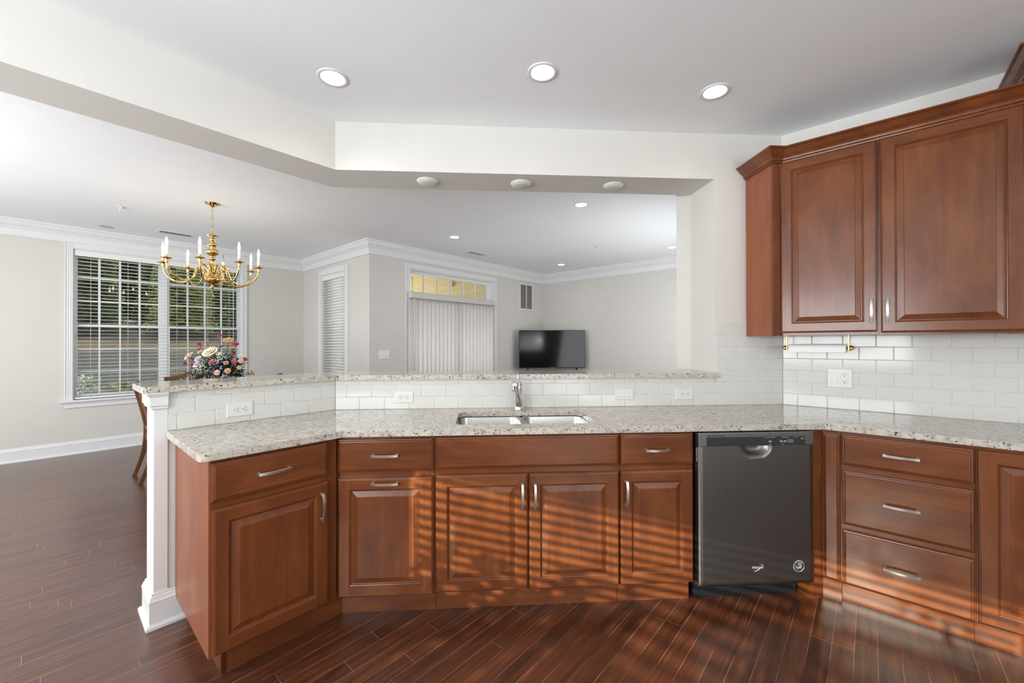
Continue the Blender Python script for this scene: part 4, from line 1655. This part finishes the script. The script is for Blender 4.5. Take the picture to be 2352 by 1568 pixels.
MB().box(-.03, .03, -.0125, -.0115, TZ0 + .005, TZ0 + .013).build('maker_mark', 'grey_print', p)
MB().box(-.35, .35, .03, .065, TZ0 + .02, TZ0 + .40).build('rear_cover', 'black', p, .01, 2)
for sx_ in (-.46, .46):
    m = MB()
    m.bar([(sx_, -.10, .004), (sx_, -.01, TZ0 + .006)], .018, .012, (1, 0, 0))
    m.bar([(sx_, .10, .004), (sx_, .01, TZ0 + .006)], .018, .012, (1, 0, 0))
    m.box(sx_ - .010, sx_ + .010, -.115, .115, 0, .006)
    m.build('foot', 'black', p)
m = MB().tube(spline([(.42, .03, TZ0 + .01), (.40, .04, .05), (.43, .05, .02), (.50, .05, .01), (.53, .05, .0045)], 5), .004, 6)
m.build('power_cord', 'black', p)


# ------------------------------------------------------------------ windows
def casing(fr, x0, x1, z0, z1, wd, name, label, sill=True, sides=True):
    """moulded casing around an opening, with stool and apron"""
    m = MB()

    def strip(a, c, za, zc, vertical):
        if vertical:
            m.box(a, c, -.016, -.0005, za, zc)
            lo, hi = (a, c)
            m.box(lo, lo + .010, -.022, -.016, za, zc)
            m.box(lo + .020, lo + .030, -.019, -.016, za, zc)
            m.box(hi - .026, hi - .018, -.019, -.016, za, zc)
            m.box(hi - .010, hi, -.019, -.016, za, zc)
        else:
            m.box(a, c, -.016, -.0005, za, zc)
    strip(x0 - wd, x0, z0, z1 + wd * .92, True)
    strip(x1, x1 + wd, z0, z1 + wd * .92, True)
    strip(x0, x1, z1, z1 + wd * .92, False)
    m.box(x0, x1, -.019, -.016, z1 + .006, z1 + .016)
    if sill:
        m.box(x0 - wd - .04, x1 + wd + .04, -.055, .06, z0 - .024, z0)
        m.box(x0 - wd, x1 + wd, -.014, -.0005, z0 - .094, z0 - .024)
        m.box(x0 - wd - .008, x1 + wd + .008, -.024, -.0005, z0 - .045, z0 - .024)
        m.box(x0 - wd, x1 + wd, -.018, -.014, z0 - .094, z0 - .086)
    o = m.build(name, 'trim', loc=fpt(fr, 0, 0), rot=(0, 0, frot(fr)), bevel=.0015, seg=1)
    return struct(o, label, 'trim')


casing('D', WD[0], WD[1], WD[2], WD[3], .068, 'trim_4', 'white moulded casing and sill of the wide dining window')
casing('B', WB[0], WB[1], WB[2], WB[3], .095, 'trim_5', 'white casing of the narrow window on the short wall')
casing('V', WV[0], WV[1], WV[2], WV[3], .075, 'trim_6', 'white casing around the sliding door and transom', sill=False)


def sash_window(fr, units, z0, z1, zm, name, label, cols, rows):
    p = bpy.data.objects.new(name, None)
    COL.objects.link(p)
    p.location = fpt(fr, 0, 0)
    p.rotation_euler = (0, 0, frot(fr))
    struct(p, label, 'window')
    fm = MB()
    X0, X1 = units[0], units[-1]
    # jamb liner
    fm.box(X0, X0 + .012, .0, .135, z0, z1)
    fm.box(X1 - .012, X1, .0, .135, z0, z1)
    fm.box(X0 + .012, X1 - .012, .0, .135, z1 - .012, z1)
    fm.box(X0 + .012, X1 - .012, .062, .135, z0, z0 + .016)
    for a in units[1:-1]:
        fm.box(a - .030, a + .030, .055, .135, z0 + .016, z1 - .012)
    fm.build('frame', 'trim', p)
    for i in range(len(units) - 1):
        a = units[i] + (.012 if i == 0 else .030)
        c = units[i + 1] - (.012 if i == len(units) - 2 else .030)
        for nm, za, zc, y in (('upper_sash', zm - .012, z1 - .012, .088), ('lower_sash', z0 + .016, zm + .016, .066)):
            m = MB()
            w_ = .030
            m.box(a, a + w_, y, y + .024, za, zc)
            m.box(c - w_, c, y, y + .024, za, zc)
            m.box(a + w_, c - w_, y, y + .024, za, za + w_ + (.012 if nm[0] == 'l' else 0))
            m.box(a + w_, c - w_, y, y + .024, zc - w_, zc)
            xa, xc, zza, zzc = a + w_, c - w_, za + w_ + (.012 if nm[0] == 'l' else 0), zc - w_
            for k in range(1, cols):
                x = xa + (xc - xa) * k / cols
                mw = .011 if nm[0] == 'u' else .0075
                m.box(x - mw, x + mw, y + .010, y + .018, zza, zzc)
            for k in range(1, rows):
                z = zza + (zzc - zza) * k / rows
                mw = .010 if nm[0] == 'u' else .006
                m.box(xa, xc, y + .0095, y + .0185, z - mw, z + mw)
            s = m.build(nm, 'trim', p)
            g_ = MB().box(xa, xc, y + .0130, y + .0150, zza, zzc)
            g_.build('pane', 'glass', s)
        m = MB()
        m.f(m.v([(a + .005, .1305, z0 + .02), (c - .005, .1305, z0 + .02), (c - .005, .1305, zm), (a + .005, .1305, zm)]))
        m.build('insect_screen', 'mesh', p)
    return p


sash_window('D', [WD[0], -.130, WD[1]], WD[2], WD[3], 1.560, 'window_1', 'wide double dining window with white muntins, trees outside', 4, 3)
sash_window('B', [WB[0], WB[1]], WB[2], WB[3], 1.53, 'window_2', 'narrow window behind closed white blinds on the short wall', 3, 3)


def hblind(fr, x0, x1, ztop, zbot, yc, pitch, tilt, label, name='window_blind', depth=.048, cords=()):
    p = fthing(name, label, 'blind', fr, 0, 0)
    MB().box(x0, x1, yc - .032, yc + .02, ztop - .068, ztop).build('headrail', 'blind', p, .003, 1)
    m = MB()
    z = ztop - .085
    n = 0
    ca, sa = math.cos(tilt) * depth / 2, math.sin(tilt) * depth / 2
    while z > zbot + .035:
        r = []
        for s in (-1, -.33, .33, 1):
            cv = .0022 * (1 - s * s)
            r.append(m.v([(x0 + .004, yc + ca * s, z + sa * s + cv), (x1 - .004, yc + ca * s, z + sa * s + cv), (x1 - .004, yc + ca * s, z + sa * s + cv - .0022), (x0 + .004, yc + ca * s, z + sa * s + cv - .0022)]))
        for a, c in zip(r, r[1:]):
            for j in range(4):
                m.f([a[j], a[(j + 1) % 4], c[(j + 1) % 4], c[j]], 0, j in (0, 2))
        m.f(r[0])
        m.f(r[-1][::-1])
        z -= pitch
        n += 1
    m.build('slats', 'blind', p)
    MB().box(x0 + .003, x1 - .003, yc - .025, yc + .025, zbot + .004, zbot + .026).build('bottom_rail', 'blind', p, .003, 1)
    m = MB()
    for x in cords:
        for yy in (yc - ca - .001, yc + ca + .001):
            m.tube([(x, yy, ztop - .06), (x, yy, zbot + .02)], .0012, 5)
    if cords:
        m.build('ladder_cords', 'cord', p)
    return p


bl = hblind('D', WD[0] + .016, WD[1] - .016, WD[3] - .014, WD[2] + .002, .026, .0445, 0.0, 'open white horizontal blind across the wide dining window', cords=(-.84, -.50, -.0, .35, .62))
MB().tube([(.665, -.005, 2.43), (.665, -.006, 1.35)], .004, 8).build('tilt_wand', 'blind', bl)
hblind('B', WB[0] + .016, WB[1] - .016, WB[3] - .014, WB[2] + .002, .026, .043, math.radians(-52), 'nearly closed white blind in the narrow window on the short wall', cords=(-3.9, -3.36))
hblind('K', WK[0] + .01, WK[1] - .01, WK[3], WK[2] + .002, .05, .0487, math.radians(-12), 'open white horizontal blind of the kitchen window behind the camera', cords=(-2.8, -1.9, -1.0))
casing('K', WK[0], WK[1], WK[2], WK[3], .07, 'trim_7', 'white casing of the kitchen window behind the camera')

o = MB().box(WK[0] - .8, WK[1] + .8, .16, 1.62, 2.40, 2.46).build('sun_block_eave', 'porch', loc=fpt('K', 0, 0), rot=(0, 0, frot('K')))  # slab added out of view to cut the top of the sun patch
struct(o, 'unseen roof slab added outside the kitchen window to cut the sun', 'roof')
# sliding door, transom and vertical blinds
p = bpy.data.objects.new('door_1', None)
COL.objects.link(p)
p.location = fpt('V', 0, 0)
p.rotation_euler = (0, 0, frot('V'))
struct(p, 'white sliding glass door with a six-pane transom, behind vertical blinds', 'door')
m = MB()
ZR = 2.055
m.box(WV[0], WV[0] + .02, 0, .135, 0, WV[3])
m.box(WV[1] - .02, WV[1], 0, .135, 0, WV[3])
m.box(WV[0] + .02, WV[1] - .02, 0, .135, WV[3] - .02, WV[3])
m.box(WV[0] + .02, WV[1] - .02, .05, .135, ZR - .03, ZR + .03)
m.box(WV[0] + .02, WV[1] - .02, .05, .135, 0, .03)
m.build('frame', 'trim', p)
tx0, tx1, tz0, tz1 = 2.375, 4.015, 2.118, 2.378
m = MB()
m.box(WV[0] + .02, tx0, .06, .11, ZR + .03, WV[3] - .02)
m.box(tx1, WV[1] - .02, .06, .11, ZR + .03, WV[3] - .02)
m.box(tx0, tx1, .06, .11, tz1, WV[3] - .02)
m.box(tx0, tx1, .06, .11, ZR + .03, tz0)
for k_ in range(1, 6):
    x = tx0 + (tx1 - tx0) * k_ / 6
    m.box(x - .010, x + .010, .075, .095, tz0, tz1)
o = m.build('transom', 'trim', p)
MB().box(tx0, tx1, .083, .086, tz0, tz1).build('pane', 'glass', o)
for a, c, y in ((WV[0] + .02, 3.26, .062), (3.20, WV[1] - .02, .098)):
    m = MB()
    m.box(a, a + .07, y, y + .03, .03, ZR - .03)
    m.box(c - .07, c, y, y + .03, .03, ZR - .03)
    m.box(a + .07, c - .07, y, y + .03, .03, .12)
    m.box(a + .07, c - .07, y, y + .03, ZR - .11, ZR - .03)
    o = m.build('sliding_panel', 'trim', p)
    MB().box(a + .07, c - .07, y + .013, y + .016, .12, ZR - .11).build('pane', 'glass', o)
p = fthing('vertical_blind', 'closed white vertical blinds with a grey valance over the sliding door', 'blind', 'V', 0, 0)
MB().box(2.295, 4.062, -.112, -.020, 1.999, 2.080).build('valance', plain('valance_grey', (196, 192, 188), .5, var=.01), p, .003, 1)
rng2 = random.Random(5)
x = 2.322
k_ = 0
while x < 4.03:
    ang = math.radians(rng2.choice((6, 8, 9, 10, 16)) + (8 if k_ > 12 else 0))
    m = MB()
    r = []
    wv = .0470
    for s in (-1, -.5, 0, .5, 1):
        r.append((wv * s, .007 * (1 - s * s)))
    ca, sa = math.cos(ang), math.sin(ang)
    pts = [(a * ca - b_ * sa, a * sa + b_ * ca) for a, b_ in r]
    f1 = m.v([(a, -b_, .045) for a, b_ in pts])
    f2 = m.v([(a, -b_, 1.985) for a, b_ in pts])
    for j in range(4):
        m.f([f1[j], f1[j + 1], f2[j + 1], f2[j]], 0, True)
    o = m.build('vane', 'vane', p, loc=(x, -.066, 0))
    sm = o.modifiers.new('thick', 'SOLIDIFY')
    sm.thickness = .0008
    x += .079
    k_ += 1
MB().tube([(2.335, -.118, 1.99), (2.336, -.120, .9)], .005, 8).build('wand', 'blind', p)

# ------------------------------------------------------------------ outside
# porch: siding wall seen through the transom
m = MB()
U0 = 4.75
n0, n1 = LW + .16, LW + 3.4
z = 0.0
while z < 3.0:
    a, c = UN(U0, -n0), UN(U0, -n1)
    a2, c2 = UN(U0 - .014, -n0), UN(U0 - .014, -n1)
    b0, d0 = UN(U0 + .05, -n0), UN(U0 + .05, -n1)
    pts = [(a2, z), (c2, z), (c, z + .14), (a, z + .14)]
    v_ = m.v([(q[0], q[1], zz) for q, zz in pts])
    m.f(v_)
    w1 = m.v([(a[0], a[1], z), (c[0], c[1], z), (c2[0], c2[1], z), (a2[0], a2[1], z)])
    m.f(w1)
    z += .14
m.prism([UN(U0 + .001, -n0), UN(U0 + .1, -n0), UN(U0 + .1, -n1), UN(U0 + .001, -n1)], 0, 3.0)
o = m.build('wall_porch', 'siding')
struct(o, 'yellow clapboard siding of the porch seen through the transom', 'wall')
m = MB().prism([UN(U0 - .03, -n1 + .02), UN(U0 + .1, -n1 + .02), UN(U0 + .1, -n1 - .10), UN(U0 - .03, -n1 - .10)], 0, 3.0)
struct(m.build('trim_8', 'porch'), 'cream corner board at the end of the porch siding', 'trim')
m = MB().prism([UN(LX + .15, -LW - .15), UN(U0 + .1, -LW - .15), UN(U0 + .1, -LW - 3.9), UN(LX + .15, -LW - 3.9)], 3.01, 3.06)
struct(m.build('ceiling_porch', 'porch'), 'cream porch ceiling seen through the transom', 'ceiling')
m = MB().prism([UN(LX + .15, -LW - .15), UN(U0 + .1, -LW - .15), UN(U0 + .1, -LW - 3.9), UN(LX + .15, -LW - 3.9)], -.12, -.02)
struct(m.build('floor_porch', plain('porch_deck', (190, 184, 172), .8)), 'pale porch floor behind the vertical blinds', 'floor')
a_ = UN(U0 - .045, -LW - 1.84)
o = MB().box(-.04, .04, -.03, .03, -.07, .07).build('porch_junction_box', 'siding', loc=(a_[0], a_[1], 2.66), rot=(0, 0, math.radians(45)), bevel=.006, seg=2)
tag(o, 'small yellow box on the porch siding seen through the transom', 'junction box')

# sloping lawn
m = MB()
rng = random.Random(4)
nx, ny = 40, 44
G = []
for j in range(ny + 1):
    y = .16 + 26 * (j / ny) ** 1.3
    row = []
    for i in range(nx + 1):
        x = -16 + 34 * i / nx
        z = -.35 + (min(y, 9.5) * .212) + max(0, y - 9.5) * .10 + (rng.uniform(-.05, .05) if y > 1 else 0)
        row.append(m.v([(x, y, z)])[0])
    G.append(row)
for j in range(ny):
    for i in range(nx):
        m.f([G[j][i], G[j][i + 1], G[j + 1][i + 1], G[j + 1][i]], 0, True)
o = m.build('ground', 'ground', loc=fpt('D', 0, 0), rot=(0, 0, frot('D')))
struct(o, 'sloping lawn and brown mulch bank outside the wide window', 'ground')


def gz(y):
    return -.35 + min(y, 9.5) * .212 + max(0, y - 9.5) * .10


def conifer_mesh(h, r, seed, mat):
    rg = random.Random(seed)
    m = MB()
    nb = int(1750 * h / 4)
    for k in range(nb):
        t = rg.random() ** .9
        z = .15 + t * (h - .2)
        rr = r * (1 - t) ** .5 + .05
        a = rg.uniform(0, 2 * math.pi)
        ln = rr * rg.uniform(.6, 1.0)
        d = Vector((math.cos(a), math.sin(a), 0))
        sd_ = Vector((-math.sin(a), math.cos(a), 0))
        segs = 6
        for i in range(segs):
            f0 = .35 + .65 * i / segs
            pz = z - .22 * ln * f0 ** 2 + .10 * f0 * ln
            c = d * ln * f0 + Vector((0, 0, pz))
            nl = .105 * rg.uniform(.7, 1.4) * (1.25 - f0 * .5)
            for s in (-1, 1):
                tip = c + d * nl * .8 + sd_ * s * nl + Vector((0, 0, -nl * rg.uniform(.1, .7)))
                m.f(m.v([c - d * .03, c + d * .035 + Vector((0, 0, .02)), tip]))
                tip2 = c + d * nl * .3 + sd_ * s * nl * .8 + Vector((0, 0, nl * rg.uniform(.0, .45)))
                m.f(m.v([c - d * .02, c + d * .025, tip2]))
    return m.mesh('foliage', [mat])


CF = [conifer_mesh(4.6, .97, 1, 'needle'), conifer_mesh(4.4, .97, 2, 'needle_b')]
tk = MB().tube([(0, 0, -.2), (0, 0, 2.0), (0, 0, 3.8)], [.09, .06, .01], 8).mesh('trunk', ['bark'])
trees = [(-2.2 + 1.9 * i, 9.0 + .2 * (i % 2), i % 2, .78 if i == 1 else 1.0) for i in range(5)] + [(-2.4 + 2.0 * i, 11.2, (i + 1) % 2, .9 if i == 1 else 1.08) for i in range(6)] + [(-1.6 + 2.2 * i, 13.6, i % 2, 1.15) for i in range(5)]
rng = random.Random(9)
WHERE = ('first', 'second', 'third', 'fourth', 'fifth', 'sixth')
for i, (x, y, kd, s) in enumerate(trees):
    q = fpt('D', x, y, gz(y) - .02)
    lb = '%s evergreen from the left, %s row of the hedge outside the wide window' % (WHERE[i if i < 5 else i - 5 if i < 11 else i - 11], 'front' if i < 5 else 'middle' if i < 11 else 'back')
    t_ = thing('evergreen_tree', lb, 'tree', q, rng.uniform(0, 6.28), 'hedge evergreens outside')
    t_.scale = (s, s, s)
    put('foliage', CF[kd], t_)
    put('trunk', tk, t_)
for x, y in ((-2.2, 15.9), (.9, 16.6)):
    q = fpt('D', x, y, gz(y) - .1)
    t_ = thing('bare_tree', 'grey bare tree trunk behind the evergreens outside the wide window', 'tree', q, rng.uniform(0, 6), 'bare trees behind the hedge')
    MB().tube([(0, 0, 0), (.05, .02, 2.5), (0, .1, 5), (.1, 0, 8)], [.20, .17, .13, .05], 10).build('trunk', 'bark', t_)
    m = MB()
    for k_ in range(9):
        a = rng.uniform(0, 6.28)
        z = rng.uniform(1.5, 6)
        m.tube([(0, 0, z), (math.cos(a) * .6, math.sin(a) * .6, z + .35), (math.cos(a) * 1.4, math.sin(a) * 1.4, z + 1.0)], [.05, .03, .008], 6)
    m.build('branches', 'bark', t_)
# low shrubs by the window
for i, (x, y, s, zc_, lb, col) in enumerate(((-.80, 2.0, .20, .66, 'pale leafed shrub outside the lower left pane of the wide window', (214, 212, 196)), (-.36, 2.4, .17, .52, 'small olive shrub outside the lower pane, right of the pale one', (176, 170, 116)))):
    q = fpt('D', x, y, gz(y))
    m = MB()
    for k_ in range(170):
        a, el = rng.uniform(0, 6.28), rng.uniform(-.6, 1.5)
        d_ = Vector((math.cos(a) * math.cos(el), math.sin(a) * math.cos(el), .7 * math.sin(el)))
        leaf_(m, Vector((0, 0, zc_ - gz(y))) + d_ * s * rng.uniform(.4, 1.0), d_ + Vector((rng.uniform(-.5, .5), rng.uniform(-.5, .5), 0)), .08, .02)
    for k_ in range(5):
        a = k_ * 1.26
        m.tube([(0, 0, -.05), (.05 * math.cos(a), .05 * math.sin(a), (zc_ - gz(y)) * .6), (.12 * math.cos(a), .12 * math.sin(a), zc_ - gz(y))], .006, 5)
    t_ = m.build('shrub', plain('shrub_leaf_%s' % ('pale' if i == 0 else 'olive'), col, .7, var=.25, vscale=14), loc=q)
    tag(t_, lb, 'shrub')

# unseen shrubs added outside the kitchen window to cut and dapple the sun patch
rng = random.Random(21)
for i, (n_, zt, w_) in enumerate(((1.16, 1.70, .68), (2.80, 1.80, .68))):
    m = MB()
    for k_ in range(2600):
        x_, z_ = rng.uniform(-1, 1), rng.uniform(0, 1)
        top = 1 - .10 * x_ * x_ + .05 * math.sin(9 * x_ + i)
        q = Vector((x_ * w_, rng.uniform(-.22, .22), z_ * zt * top))
        leaf_(m, q, Vector((rng.uniform(-1, 1), rng.uniform(-1, 1), rng.uniform(-.4, .8))), rng.uniform(.07, .11), .03)
    m.tube([(0, 0, -.3), (0, 0, .5)], .03, 6)
    t_ = m.build('shrub', M['leaf'], loc=(*UN(UW - .75, n_), 0), rot=(0, 0, math.radians(135)))
    tag(t_, 'leafy shrub added to shade the kitchen window behind the camera, %s' % ('the taller one', 'the lower one')[i], 'shrub')
